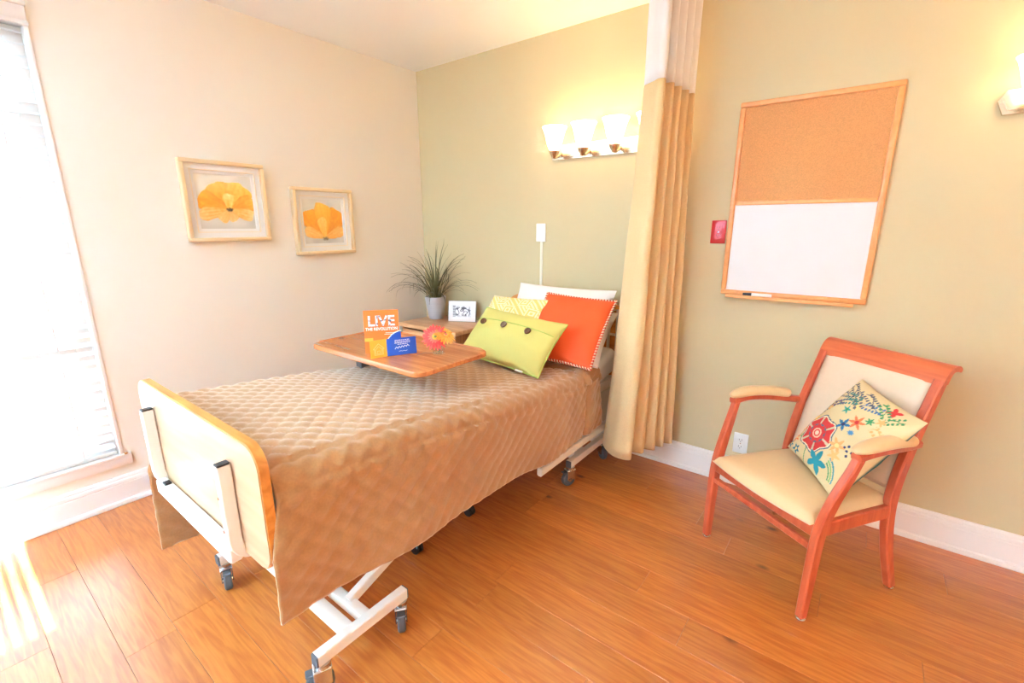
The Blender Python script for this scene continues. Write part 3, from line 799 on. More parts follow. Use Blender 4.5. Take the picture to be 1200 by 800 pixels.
def sketch(u, v):
    c = (236, 233, 232)
    if u < -.72 and abs(v) < .85: c = mix((150, 146, 146), (206, 202, 200), .5 + .5 * sin(v * 16))
    m = sstep(.95, .6, abs(u - .1)) * sstep(.85, .5, abs(v))
    c = mix(c, (70, 68, 74), m * sstep(.16, .04, abs(nz3(u * 2.6 + 4, v * 2.2, 7))))
    return mix(c, (120, 116, 120), .6 * m * sstep(.1, .5, nz3(u * 3, v * 2, 3)))
grid_print('photo', W_ - .07, H_ - .06, 72, 48, sketch, colattr('photo print', .4), pf, loc=(0, -.001, H_ / 2))
box_obj('easel_leg', (-.02, .012, .0), (.02, .05, .006), GREY_EDGE, pf, .001)

# ================================================================ OVERBED TABLE
tb = thing('overbed_table', 'overbed table with cherry laminate top reaching across the bed', 'table', (.97, -1.30, 0))
def tobj(name, bm, m, parent=None, **k):
    o = obj(name, bm, m, parent or tb, **k)
    if parent is None: o.matrix_parent_inverse = Matrix.Translation((-.97, 1.30, 0))
    return o
bm = bmesh.new()
TX0, TX1, TY0, TY1, TZ = .862, 1.622, -1.512, -1.092, .860
poly = rrect(TX0, TX1, TY0, TY1, .05, 6)
def slab(bm, poly, z0, z1, ch=.004):
    cx = sum(p[0] for p in poly) / len(poly); cy = sum(p[1] for p in poly) / len(poly)
    def ring(f, z): return [bm.verts.new((x + (cx - x) * f, y + (cy - y) * f, z)) for x, y in poly]
    R = [ring(.02, z0), ring(0, z0 + ch), ring(0, z1 - ch), ring(.012, z1)]; n = len(poly)
    for a, b in zip(R, R[1:]):
        for k in range(n): bm.faces.new((a[k], a[(k + 1) % n], b[(k + 1) % n], b[k]))
    bm.faces.new(R[0][::-1]); bm.faces.new(R[-1])
slab(bm, poly, TZ - .024, TZ); tobj('table_top', bm, TABLE_WOOD, smooth=40)
bm = bmesh.new()
for (p0, p1) in (((TX0 + .05, TY1 - .006, TZ), (TX1 - .05, TY1 - .006, TZ)), ((TX0 + .006, TY0 + .05, TZ), (TX0 + .006, TY1 - .05, TZ))):
    tube(bm, [p0, p1], .004, 6)
tobj('raised_edge', bm, TABLE_WOOD)
arc = [(1.475 + .055 * cos(radians(a)), -1.325 + .055 * sin(radians(a)), TZ + .0005) for a in range(95, 215, 10)]
bm = bmesh.new(); tube(bm, arc, .0016, 5); tobj('inlay_groove', bm, mat('dark groove', (96, 48, 24), .5))
bm = bmesh.new(); bx(bm, (.94, -1.325, .07), (.985, -1.275, TZ - .04), .004); tobj('post', bm, mat('grey steel', (110, 104, 100), .35, .7))
bm = bmesh.new(); bx(bm, (.90, -1.39, TZ - .042), (1.25, -1.21, TZ - .024), .003); tobj('top_bracket', bm, mat('dark steel', (70, 66, 64), .4, .6))
bm = bmesh.new(); bx(bm, (.93, -1.47, .055), (.985, -1.11, .085), .004); tobj('base_bar', bm, WHITE_METAL)
for ys in (-1.465, -1.125):
    bm = bmesh.new(); bx(bm, (.80, ys - .018, .05), (1.505, ys + .018, .08), .004); lg = tobj('base_leg', bm, WHITE_METAL)
    for xx in (.83, 1.50):
        bm = bmesh.new()
        for s in (-1, 1):
            M = Matrix.Translation((xx, ys + s * .011, .025)) @ Matrix.Rotation(pi / 2, 4, 'X')
            lathe(bm, [(.004, -.008), (.022, -.008), (.025, -.005), (.025, .005), (.022, .008), (.004, .008)], 18, M)
        bx(bm, (xx - .012, ys - .006, .02), (xx + .012, ys + .006, .052), .002)
        tobj('twin_caster', bm, BLACK, lg)

def ztab(o): return o
# standing brochure
ORANGE_CARD = mat('orange card', (240, 112, 24), .55, var=.05, scale=12)
br = thing('brochure', 'orange standing brochure with large white lettering on the overbed table', 'brochure')
bd = Vector((.62, .785, 0)).normalized()
br.matrix_world = Matrix.Translation((1.232 + bd.x * .072, -1.462 + bd.y * .072, TZ + .001)) @ Matrix.Rotation(math.atan2(bd.y, bd.x), 4, 'Z') @ Matrix.Rotation(radians(-7), 4, 'X')
BW, BH = .145, .185
box_obj('front_cover', (-BW / 2 + .035, -.0022, 0), (BW / 2, 0, BH), ORANGE_CARD, br, smooth=0)
box_obj('spine_panel', (-BW / 2, -.0008, 0), (-BW / 2 + .035, .0012, BH), ORANGE_CARD, br, smooth=0)
box_obj('back_cover', (-BW / 2 + .01, .022, .002), (BW / 2 - .005, .024, BH - .004), ORANGE_CARD, br, smooth=0)
box_obj('yellow_band', (-BW / 2, -.0012, .052), (-BW / 2 + .035, -.0006, .066), mat('yellow card', (246, 186, 70), .6), br, smooth=0)
def letters(parent, body, size, loc, m, name='lettering', bold=0.0, xs=1.0):
    me_ = text_mesh(body, size, .0003, bold=bold, xs=xs); me_.transform(Matrix.Rotation(pi / 2, 4, 'X'))
    return obj(name, me_, m, parent, smooth=0, loc=loc)
lm = bpy.data.materials.new('collage letter fill'); lm.use_nodes = True
nt = lm.node_tree; tc = nt.nodes.new('ShaderNodeTexCoord'); nzn = nt.nodes.new('ShaderNodeTexNoise'); nzn.inputs['Scale'].default_value = 70
rp = nt.nodes.new('ShaderNodeValToRGB'); rp.color_ramp.elements[0].position = .36; rp.color_ramp.elements[0].color = lin((44, 54, 96))
rp.color_ramp.elements[1].position = .50; rp.color_ramp.elements[1].color = lin((238, 238, 244))
nt.links.new(tc.outputs['Object'], nzn.inputs['Vector']); nt.links.new(nzn.outputs['Fac'], rp.inputs[0]); nt.links.new(rp.outputs[0], nt.nodes['Principled BSDF'].inputs['Base Color'])
WHITE_INK = mat('white ink', (246, 244, 240), .6)
letters(br, 'LIVE', .062, (0, -.0028, .118), lm, bold=.0016, xs=1.0)
letters(br, 'THE REVOLUTION', .0175, (0, -.0028, .0985), WHITE_INK, bold=.0006, xs=.92)
bm = bmesh.new()
for z, x0, x1 in ((.085, .015, .05), (.079, .01, .045)): bx(bm, (x0, -.0026, z), (x1, -.0022, z + .002))
obj('small_print', bm, WHITE_INK, br, smooth=0)

# folded house card: yellow panel and blue panel
cd = thing('greeting_card', 'folded card with yellow house panel and blue lettered panel on overbed table', 'card')
d1 = Vector((1.389 - 1.334, -1.326 + 1.436, 0)); d1.normalize()
cd.matrix_world = Matrix.Translation((1.338, -1.430, TZ + .001)) @ Matrix.Rotation(math.atan2(d1.y, d1.x), 4, 'Z') @ Matrix.Rotation(radians(-6), 4, 'X')
BLUE = mat('blue card', (16, 84, 178), .5); YEL = mat('house card yellow', (248, 178, 50), .55)
box_obj('blue_panel', (0, -.0008, 0), (.125, .0008, .073), BLUE, cd, smooth=0)
yp = box_obj('yellow_panel', (-.073, -.0008, 0), (0, .0008, .074), YEL, cd, smooth=0, rot=(0, 0, radians(14)))
bm = bmesh.new()
hx = [(-.055, .030), (-.0365, .052), (-.018, .030)]
LT = mat('pale yellow ink', (255, 220, 140), .6)
def stroke(bm, pts, r=.0011, y=-.0012):
    for (a, b), (c, d_) in zip(pts, pts[1:]):
        L_ = sqrt((c - a) ** 2 + (d_ - b) ** 2); M = Matrix.Translation(((a + c) / 2, y, (b + d_) / 2)) @ Matrix.Rotation(-math.atan2(d_ - b, c - a), 4, 'Y')
        bx(bm, (-L_ / 2 - r, -.0003, -r), (L_ / 2 + r, .0003, r), 0, 1, M)
stroke(bm, [(-.060, .036), (-.0365, .058), (-.013, .036), (-.018, .036), (-.018, .012), (-.055, .012), (-.055, .036), (-.060, .036)])
stroke(bm, [(-.050, .034), (-.0365, .047), (-.023, .034), (-.023, .017), (-.050, .017), (-.050, .034)], .0008)
stroke(bm, [(-.042, .017), (-.042, .028), (-.031, .028), (-.031, .017)], .0008)
obj('house_outline', bm, LT, yp, smooth=0)
bm = bmesh.new()
for z, x0, x1 in ((.064, .035, .098), (.058, .034, .100), (.052, .033, .099), (.046, .045, .088)):
    x = x0
    while x < x1:
        w = random.uniform(.004, .011); bx(bm, (x, -.0013, z - .0012), (min(x + w, x1), -.0007, z + .0012)); x += w + .0022
stroke(bm, [(.034 + .006 * k, .031 + .0035 * (1 if k % 2 else -1) + .0008 * k) for k in range(11)], .0012)
stroke(bm, [(.05 + .007 * k, .0165 + .001 * (1 if k % 2 else -1)) for k in range(6)], .0006)
obj('white_print', bm, WHITE_INK, cd, smooth=0)
cb = thing('note_card', 'blue card with curved white-edged top behind the yellow house card', 'card')
cb.matrix_world = Matrix.Translation((1.338 - .02, -1.405, TZ + .001)) @ Matrix.Rotation(math.atan2(d1.y, d1.x), 4, 'Z') @ Matrix.Rotation(radians(-4), 4, 'X')
crv = [(.055, 0), (.055, .098), (.045, .097), (.030, .092), (.016, .084), (.004, .072), (-.008, .055), (-.015, .03), (-.015, 0)]
bm = bmesh.new(); prism(bm, crv, -.0008, .0008); obj('card_sheet', bm, BLUE, cb, smooth=0)
bm = bmesh.new(); stroke(bm, crv[1:8], .0022, -.001); obj('white_edge', bm, WHITE_INK, cb, smooth=0)

# bud vase and gerberas
VX, VY = 1.482, -1.272
vs_ = thing('bud_vase', 'small round clear glass vase holding gerberas on the overbed table', 'vase', (VX, VY, TZ + .001))
bm = bmesh.new(); lathe(bm, [(0, 0), (.024, 0), (.027, .003), (.027, .046), (.025, .046), (.024, .006), (0, .005)], 24); obj('glass_body', bm, GLASS, vs_, smooth=40)
wm = thin_glass('water', (.93, .95, .93)); bm = bmesh.new(); lathe(bm, [(0, .0055), (.0235, .0065), (.0235, .034), (0, .034)], 20); obj('water', bm, wm, vs_, smooth=40)
def gerbera(loc, R, cols, label, rot, lay=(22, 20, 16), base=None):
    t = thing('gerbera_flower', label, 'flower', loc, group='gerberas in the bud vase')
    Mr = Euler(rot).to_matrix().to_4x4()
    def petal_me(ln, wd, lift, m):
        bm = bmesh.new(); prev = None
        for i in range(7):
            f = i / 6; r = .008 + ln * f; w = wd * (sin(pi * min(.93, f * .8 + .13)) ** .8); z = lift * f - .010 * f * f
            cur = [bm.verts.new((r, -w, z + .0015)), bm.verts.new((r, 0, z)), bm.verts.new((r, w, z + .0015))]
            if prev:
                bm.faces.new((prev[0], cur[0], cur[1], prev[1])); bm.faces.new((prev[1], cur[1], cur[2], prev[2]))
            prev = cur
        me_ = bpy.data.meshes.new('petal'); bm.to_mesh(me_); bm.free(); me_.materials.append(m)
        me_.polygons.foreach_set('use_smooth', [True] * len(me_.polygons)); return me_
    for L_, (cnt, ln, wd, lift, m) in enumerate(((lay[0], R - .008, .0065, .004, cols[0]), (lay[1], R * .86 - .008, .006, .010, cols[1]), (lay[2], R * .55 - .008, .004, .012, cols[2]))):
        me_ = petal_me(ln, wd, lift, m)
        for k in range(cnt):
            o = bpy.data.objects.new('petal', me_); C.objects.link(o); o.parent = t
            a = 2 * pi * (k + .5 * L_) / cnt + random.uniform(-.06, .06); s = random.uniform(.9, 1.06)
            o.matrix_local = Mr @ Matrix.Translation((0, 0, .002 * L_)) @ Matrix.Rotation(a, 4, 'Z') @ Matrix.Rotation(random.uniform(-.10, .06), 4, 'Y') @ Matrix.Diagonal((s, 1, 1, 1))
    bm = bmesh.new(); lathe(bm, [(.013, .004), (.014, .008), (.011, .011), (.006, .009), (0, .008)], 16, Mr); obj('disc', bm, cols[3], t)
    bm = bmesh.new(); lathe(bm, [(.0045, .0105), (.006, .0112), (.003, .0125), (0, .0128)], 12, Mr); obj('disc_eye', bm, mat('gerbera eye', (96, 110, 40), .8), t)
    p0 = Vector((0, 0, 0)); p1 = Vector((VX, VY, TZ + .010)) - Vector(loc)
    back = Mr @ Vector((0, 0, -.03))
    bm = bmesh.new(); tube(bm, crom([p0, back, p1 * .7 + back * .3, p1], 5), .0026, 6); obj('stem', bm, mat('flower stem', (96, 110, 50), .6), t, smooth=80)
RED_P = mat('coral petal', (238, 74, 50), .6); RED_D = mat('red petal', (226, 48, 40), .6); PINK_P = mat('salmon petal', (244, 112, 84), .6)
ORG_P = mat('orange petal', (250, 172, 62), .6); ORG_L = mat('yellow orange petal', (252, 196, 92), .6); DISC = mat('gerbera disc', (240, 190, 70), .8)
gerbera((VX - .002, VY - .014, TZ + .078), .058, (RED_P, RED_D, PINK_P, DISC), 'coral red gerbera facing front in the bud vase', (radians(62), 0, radians(44)))
gerbera((VX + .018, VY + .020, TZ + .083), .052, (ORG_P, ORG_L, ORG_P, DISC), 'yellow orange gerbera behind the coral one', (radians(38), 0, radians(95)))

# ================================================================ WALL PLATES
def plate(name, label, x, z, m, cat, slots=True, w=.072, h=.116):
    t = thing(name, label, cat, (x, 0, z))
    bm = bmesh.new(); bx(bm, (-w / 2, -.007, -h / 2), (w / 2, -.0005, h / 2), .003, 2); obj('cover_plate', bm, m, t)
    for s in (-1, 1):
        bm = bmesh.new(); prism(bm, rrect(-.017, .017, s * .0195 - .0145, s * .0195 + .0145, .010, 4), -.0092, -.006); f = obj('socket_face', bm, m, t)
        bm = bmesh.new()
        for dx in (-.007, .006): bx(bm, (dx - .001, -.0098, s * .0195 - .001), (dx + .001, -.0088, s * .0195 + .008))
        cyl(bm, (0, -.0098, s * .0195 - .007), (0, -.0088, s * .0195 - .007), .0025, n=8)
        obj('slot', bm, DARK, f, smooth=0)
    bm = bmesh.new(); cyl(bm, (0, -.0085, 0), (0, -.006, 0), .003, n=10); obj('screw', bm, CHROME, t)
    return t
plate('outlet', 'red emergency power outlet on the wall beside the corkboard', 2.2515, 1.365, RED_PLASTIC, 'outlet')
plate('outlet', 'white duplex outlet low on the wall behind the armchair', 2.480, .243, WHITE_PLASTIC, 'outlet')
plate('outlet', 'cream outlet on the wall half hidden by the curtain', 2.068, .371, CREAM_PLASTIC, 'outlet')
sw = thing('call_switch', 'white wall call box with cable raceway above the bed', 'switch', (1.149, 0, 1.354))
box_obj('cover_plate', (-.036, -.012, -.058), (.036, -.0005, .058), WHITE_PLASTIC, sw, .004)
box_obj('button', (-.014, -.016, -.012), (.014, -.011, .022), WHITE_PLASTIC, sw, .002)
box_obj('raceway', (-.003, -.010, -1.20), (.015, -.0005, -.058), mat('ivory raceway', (232, 224, 206), .5), sw, .002)

# ================================================================ SCONCES
def shade_mat():
    m = bpy.data.materials.new('lit frosted shade'); m.use_nodes = True
    b = m.node_tree.nodes['Principled BSDF']; b.inputs['Base Color'].default_value = (.9, .85, .75, 1); b.inputs['Roughness'].default_value = .5
    b.inputs['Emission Color'].default_value = (*SOFT_WARM, 1); b.inputs['Emission Strength'].default_value = LAMP; return m
SHADE = shade_mat()
def sconce(x0, count, label, sp=.195):
    t = thing('wall_sconce', label, 'wall lamp', (x0, 0, 1.84), group='four-light bath bar sconces')
    L_ = sp * (count - 1)
    bm = bmesh.new()
    a0, a1 = -.085, L_ + .085
    pl = [(a0, 0), (a0 + .02, -.048), (a1 - .02, -.048), (a1, 0), (a1 - .02, .036), (a0 + .02, .036)]
    prism(bm, pl, -.018, 0); prism(bm, [(x * (1 - .0) + (.012 if x < L_ / 2 else -.012), z * .72) for x, z in pl], -.028, -.016)
    obj('back_plate', bm, NICKEL, t, smooth=20)
    for k in range(count):
        x = k * sp
        bm = bmesh.new()
        tube(bm, crom([(x, -.02, -.012), (x, -.06, -.035), (x, -.095, -.045), (x, -.105, -.02)], 5), .008, 10)
        ar = obj('arm', bm, NICKEL, t, smooth=60)
        bm = bmesh.new(); lathe(bm, [(0, -.055), (.010, -.052), (.016, -.040), (.024, -.030), (.030, -.012), (.026, -.008), (0, -.01)], 20, Matrix.Translation((x, -.105, 0)))
        obj('holder', bm, NICKEL, ar, smooth=40)
        bm = bmesh.new()
        lathe(bm, [(.022, -.010), (.034, .005), (.045, .035), (.055, .075), (.066, .108), (.074, .122), (.072, .123), (.063, .108), (.052, .075), (.042, .035), (.031, .008), (.020, -.006)], 28, Matrix.Translation((x, -.105, 0)), closed=True)
        obj('shade', bm, SHADE, t, smooth=60)
sconce(1.302, 4, 'four-shade nickel wall sconce glowing over the bed')
sconce(3.268, 4, 'nickel wall sconce with frosted shades at the right edge of the wall')

# added uplighter, unseen behind the camera, imitates flash bounced off the ceiling
ul = thing('fill_uplighter', 'slim uplighter added unseen behind the camera for neutral ceiling bounce', 'floor lamp', (1.4, -4.5, 0))
bm = bmesh.new(); lathe(bm, [(0, 0), (.15, 0), (.15, .015), (.02, .03), (0, .03)], 32); obj('base', bm, NICKEL, ul)
bm = bmesh.new(); cyl(bm, (0, 0, .02), (0, 0, 1.70), .012); obj('pole', bm, NICKEL, ul)
bm = bmesh.new(); lathe(bm, [(0, 1.69), (.06, 1.695), (.16, 1.75), (.225, 1.83), (.222, 1.832), (.155, 1.757), (.05, 1.702), (0, 1.70)], 32); obj('bowl', bm, WHITE_METAL, ul, smooth=60)
um = bpy.data.materials.new('cool white fill disc'); um.use_nodes = True; b_ = um.node_tree.nodes['Principled BSDF']
b_.inputs['Emission Color'].default_value = (.42, .93, 1.48, 1); b_.inputs['Emission Strength'].default_value = FILL_UPLIGHT
bm = bmesh.new(); lathe(bm, [(0, 1.752), (.14, 1.752), (.14, 1.762), (0, 1.762)], 32); obj('fill_disc', bm, um, ul)

# standing lamp added unseen on the right to warm the faces turned that way
cl = thing('warm_fill_lamp', 'tall drum shade lamp added unseen on the right as warm fill', 'floor lamp', (4.45, -2.9, 0))
bm = bmesh.new(); lathe(bm, [(0, 0), (.15, 0), (.15, .015), (.02, .03), (0, .03)], 32); obj('base', bm, NICKEL, cl)
bm = bmesh.new(); cyl(bm, (0, 0, .02), (0, 0, 1.32), .012); obj('pole', bm, NICKEL, cl)
cm = bpy.data.materials.new('lit drum shade'); cm.use_nodes = True; b_ = cm.node_tree.nodes['Principled BSDF']
b_.inputs['Emission Color'].default_value = (*WARM, 1); b_.inputs['Emission Strength'].default_value = FILL_LAMP
bm = bmesh.new(); lathe(bm, [(.20, 1.15), (.17, 1.45), (.168, 1.45), (.198, 1.15)], 32, closed=True); obj('shade', bm, cm, cl, smooth=60)
bm = bmesh.new(); cyl(bm, (-.17, 0, 1.42), (.17, 0, 1.42), .004); cyl(bm, (0, 0, 1.30), (0, 0, 1.42), .006); obj('shade_spider', bm, NICKEL, cl)

# ================================================================ CORK AND WHITE BOARD
bd_ = thing('bulletin_board', 'oak framed board with cork above and whiteboard below', 'notice board', (2.602, 0, 1.508))
bw, bh, fw = .306, .457, .024
for lo, hi in (((-bw, -.020, bh - fw), (bw, -.001, bh)), ((-bw, -.020, -bh), (bw, -.001, -bh + fw)), ((-bw, -.020, -bh + fw), (-bw + fw, -.001, bh - fw)), ((bw - fw, -.020, -bh + fw), (bw, -.001, bh - fw))):
    box_obj('frame_rail', lo, hi, BOARD_WOOD, bd_, .006, 3)
box_obj('divider', (-bw + fw, -.016, -.014), (bw - fw, -.001, .007), BOARD_WOOD, bd_, .005, 3)
box_obj('cork_panel', (-bw + fw - .002, -.010, .004), (bw - fw + .002, -.002, bh - fw + .002), CORK, bd_, smooth=0)
box_obj('whiteboard_panel', (-bw + fw - .002, -.010, -bh + fw - .002), (bw - fw + .002, -.002, -.010), WHITEBOARD, bd_, smooth=0)
bm = bmesh.new(); bx(bm, (-.272, -.058, -bh - .010), (.262, -.001, -bh - .001), .003); bx(bm, (-.272, -.062, -bh - .010), (.262, -.056, -bh + .006), .002)
obj('marker_tray', bm, BOARD_WOOD, bd_)
mk = thing('marker_pen', 'white marker pen with black cap lying in the board tray', 'marker', (2.470, -.036, 1.060))
bm = bmesh.new(); cyl(bm, (-.022, 0, 0), (.066, 0, 0), .0085, n=14); obj('barrel', bm, WHITE_PLASTIC, mk)
bm = bmesh.new(); cyl(bm, (-.062, 0, 0), (-.0225, 0, 0), .0075, .009, n=14); obj('cap', bm, BLACK, mk)

# ================================================================ PRIVACY CURTAIN
top_pts = [(1.955, -.265), (1.935, -.315), (1.955, -.372), (2.000, -.402), (2.045, -.434), (2.070, -.424), (2.058, -.395), (1.99, -.372), (2.05, -.352), (2.078, -.340), (2.066, -.312), (2.00, -.292), (2.058, -.276), (2.086, -.262), (2.072, -.236), (2.005, -.216), (2.066, -.198), (2.094, -.184), (2.080, -.158), (2.01, -.138), (2.072, -.118), (2.100, -.104), (2.085, -.080), (2.03, -.07)]
bot_pts = [(1.865, -.235), (1.818, -.300), (1.838, -.372), (1.930, -.452), (2.005, -.462), (2.036, -.440), (2.022, -.405), (1.94, -.372), (2.02, -.350), (2.060, -.338), (2.046, -.306), (1.955, -.288), (2.05, -.276), (2.096, -.262), (2.080, -.236), (1.985, -.214), (2.08, -.204), (2.120, -.192), (2.102, -.164), (2.00, -.140), (2.10, -.136), (2.145, -.120), (2.125, -.088), (2.04, -.07)]
def curtain_mesh(name, z0, z1, nz_, zig=0.0):
    a = crom([Vector((*p, 0)) for p in bot_pts], 7); b = crom([Vector((*p, 0)) for p in top_pts], 7)
    vs = []; n = len(a)
    for j in range(nz_ + 1):
        f = j / nz_
        for i in range(n):
            z = z0 + (z1 - z0) * f
            t = (z - .19) / (2.03 - .19); t = min(t, 1.0) ** .8 if t > 0 else 0
            p = a[i] * (1 - t) + b[i] * t
            w = .008 * (1 - t) * nz3(i * .12, z * 1.4, 3) + .004 * nz3(i * .2, z * 3, 6)
            zz = z
            if zig and j == nz_: zz = z
            vs.append((p.x + w, p.y + w * .5, zz))
    fs = [(j * n + i, j * n + i + 1, (j + 1) * n + i + 1, (j + 1) * n + i) for j in range(nz_) for i in range(n - 1)]
    me_ = bpy.data.meshes.new(name); me_.from_pydata(vs, [], fs); return me_
cu = thing('privacy_curtain', 'cream pleated privacy curtain with white mesh top gathered beside the bed', 'curtain', (2.03, -.27, 0))
def cobj(name, me_, m):
    o = obj(name, me_, m, cu, smooth=75); o.matrix_parent_inverse = Matrix.Translation((-2.03, .27, 0))
    s = o.modifiers.new('thickness', 'SOLIDIFY'); s.thickness = .003; return o
cobj('fabric_panel', curtain_mesh('fabric_panel', .19, 2.02, 40), CREAM_CURTAIN)
cobj('bottom_hem', curtain_mesh('bottom_hem', .185, .192, 1), mat('curtain hem', (206, 172, 122), .9))
nm_ = bpy.data.materials.new('white curtain mesh'); nm_.use_nodes = True; nt = nm_.node_tree; b_ = nt.nodes['Principled BSDF']
b_.inputs['Base Color'].default_value = lin((244, 238, 230)); b_.inputs['Roughness'].default_value = .9
tr = nt.nodes.new('ShaderNodeBsdfTransparent'); mx = nt.nodes.new('ShaderNodeMixShader'); mx.inputs[0].default_value = .80
nt.links.new(tr.outputs[0], mx.inputs[1]); nt.links.new(b_.outputs[0], mx.inputs[2]); nt.links.new(mx.outputs[0], nt.nodes['Material Output'].inputs[0])
cobj('mesh_header', curtain_mesh('mesh_header', 2.021, 2.488, 10), nm_)
tag(box_obj('curtain_track', (2.025, -3.2, 2.488), (2.055, -.01, H), WHITE_PLASTIC, bevel=.003), 'white ceiling track above the gathered curtain', 'curtain track')

# ================================================================ ARMCHAIR
ch = thing('armchair', 'cherry wood armchair with tan vinyl seat and padded arms', 'chair', (2.681, -.7095, 0), (0, 0, radians(-34.44)))
for s in (-1, 1):
    pts = crom([(s * .245, 0, .012), (s * .247, .004, .20), (s * .248, .012, .36), (s * .254, .040, .47), (s * .266, .082, .58), (s * .272, .104, .645)], 6)
    bm = bmesh.new(); n = len(pts)
    sweep(bm, pts, (1, 0, 0), .03, .04, .005, hs=[.030 + .014 * sin(pi * min(1, k / n * 1.2)) for k in range(n)])
    lg = obj('front_leg', bm, CHAIR_WOOD, ch)
    bm = bmesh.new(); lathe(bm, [(0, 0), (.016, 0), (.017, .004), (.012, .008), (.012, .014), (0, .014)], 16, Matrix.Translation((s * .245, 0, 0))); obj('glide', bm, CHROME, lg)
    pts = crom([(s * .237, .470, .012), (s * .230, .420, .18), (s * .224, .395, .33), (s * .222, .400, .46), (s * .222, .440, .62), (s * .222, .490, .76), (s * .222, .524, .852)], 6)
    bm = bmesh.new(); n = len(pts)
    sweep(bm, pts, (1, 0, 0), .032, .04, .005, hs=[.032 + .012 * sin(pi * min(1, k / n)) for k in range(n)])
    lg = obj('rear_leg', bm, CHAIR_WOOD, ch)
    bm = bmesh.new(); lathe(bm, [(0, 0), (.016, 0), (.017, .004), (.012, .008), (.012, .014), (0, .014)], 16, Matrix.Translation((s * .237, .470, 0))); obj('glide', bm, CHROME, lg)
    # arm rail and pad
    pts = crom([(s * .272, .085, .645), (s * .275, .16, .655), (s * .268, .26, .650), (s * .252, .36, .636), (s * .232, .452, .622)], 6)
    bm = bmesh.new(); sweep(bm, pts, (1, 0, 0), .036, .028, .006); obj('arm_rail', bm, CHAIR_WOOD, ch)
    bm = bmesh.new(); pp = crom([(s * .272, .070, .672), (s * .275, .16, .681), (s * .269, .26, .676), (s * .257, .35, .662), (s * .25, .385, .655)], 8)
    n = len(pp)
    sweep(bm, pp, (1, 0, 0), .06, .036, .012, ws=[.060 * (1 - .6 * abs(2 * k / (n - 1) - 1) ** 6) for k in range(n)], hs=[.042 * (1 - .5 * abs(2 * k / (n - 1) - 1) ** 8) for k in range(n)])
    o = obj('arm_pad', bm, VINYL, ch, smooth=80); m_ = o.modifiers.new('round', 'SUBSURF'); m_.levels = 1; m_.render_levels = 2
    # side apron
    bm = bmesh.new(); sweep(bm, [(s * .240, .01, .362), (s * .232, .20, .360), (s * .224, .395, .352)], (1, 0, 0), .022, .055, .004); obj('side_apron', bm, CHAIR_WOOD, ch)
bm = bmesh.new(); sweep(bm, [(-.245, .008, .362), (0, .004, .362), (.245, .008, .362)], (0, 1, 0), .024, .052, .004); obj('front_apron', bm, CHAIR_WOOD, ch)
bm = bmesh.new(); sweep(bm, [(-.245, .004, .295), (.245, .004, .295)], (0, 1, 0), .020, .026, .004); fs_ = obj('stretcher', bm, CHAIR_WOOD, ch)
bm = bmesh.new(); sweep(bm, [(-.222, .395, .355), (.222, .395, .355)], (0, 1, 0), .022, .05, .004); obj('rear_apron', bm, CHAIR_WOOD, ch)
bm = bmesh.new(); cyl(bm, (.085, -.012, .335), (.085, .0, .335), .006, n=10); obj('bolt', bm, CHROME, ch)
# seat cushion, domed and wider at the front
bm = bmesh.new(); n = 30; grid = {}
for side in (0, 1):
    for j in range(n + 1):
        for i in range(n + 1):
            u, v = 2 * i / n - 1, j / n
            hw = .236 - .020 * v; x = u * hw; y = -.018 + .43 * v
            if v < .5: y -= .022 * (1 - u * u) * (1 - v * 2)
            r = max(abs(u), abs(2 * v - 1)); e = max(0.0, 1 - r ** 8)
            zt = .388 + .040 * e ** .5 + .022 * (1 - u * u) * (1 - (2 * v - 1) ** 2) - .014 * v
            z = zt if side == 0 else .384 - .006 * v
            if side == 1 and (i in (0, n) or j in (0, n)): grid[(1, i, j)] = grid[(0, i, j)]; continue
            grid[(side, i, j)] = bm.verts.new((x, y, z))
for side in (0, 1):
    for j in range(n):
        for i in range(n):
            f = [grid[(side, i, j)], grid[(side, i + 1, j)], grid[(side, i + 1, j + 1)], grid[(side, i, j + 1)]]
            bm.faces.new(f if side == 0 else f[::-1])
se = obj('seat', bm, VINYL, ch, smooth=80)
pts = [(-.236 + .472 * k / 20, -.021 - .022 * (1 - (2 * k / 20 - 1) ** 2), .390) for k in range(21)]
bm = bmesh.new(); tube(bm, pts, .0025, 6); obj('seat_piping', bm, VINYL_BACK, se, smooth=80)
# back panel
def back_d(z): return interp(z, [.40, .46, .62, .76, .845, .88], [.396, .402, .442, .492, .522, .536])
bm = bmesh.new(); R = {}
for side in (0, 1):
    for j in range(21):
        for i in range(21):
            u, v = 2 * i / 20 - 1, j / 20; z = .43 + .425 * v
            e = max(0.0, (1 - u ** 6) * (1 - (2 * v - 1) ** 6)) ** .5
            R[(side, i, j)] = bm.verts.new((u * .207, back_d(z) + (-.004 - .020 * e if side == 0 else .008), z))
for side in (0, 1):
    for j in range(20):
        for i in range(20): bm.faces.new([R[(side, *q_)] for q_ in ((i, j), (i + 1, j), (i + 1, j + 1), (i, j + 1))])
for j in range(20):
    for i in (0, 20): bm.faces.new((R[(0, i, j)], R[(0, i, j + 1)], R[(1, i, j + 1)], R[(1, i, j)]))
    for jj in (0, 20): bm.faces.new((R[(0, j, jj)], R[(0, j + 1, jj)], R[(1, j + 1, jj)], R[(1, j, jj)]))
obj('back_pad', bm, VINYL_BACK, ch, smooth=80)
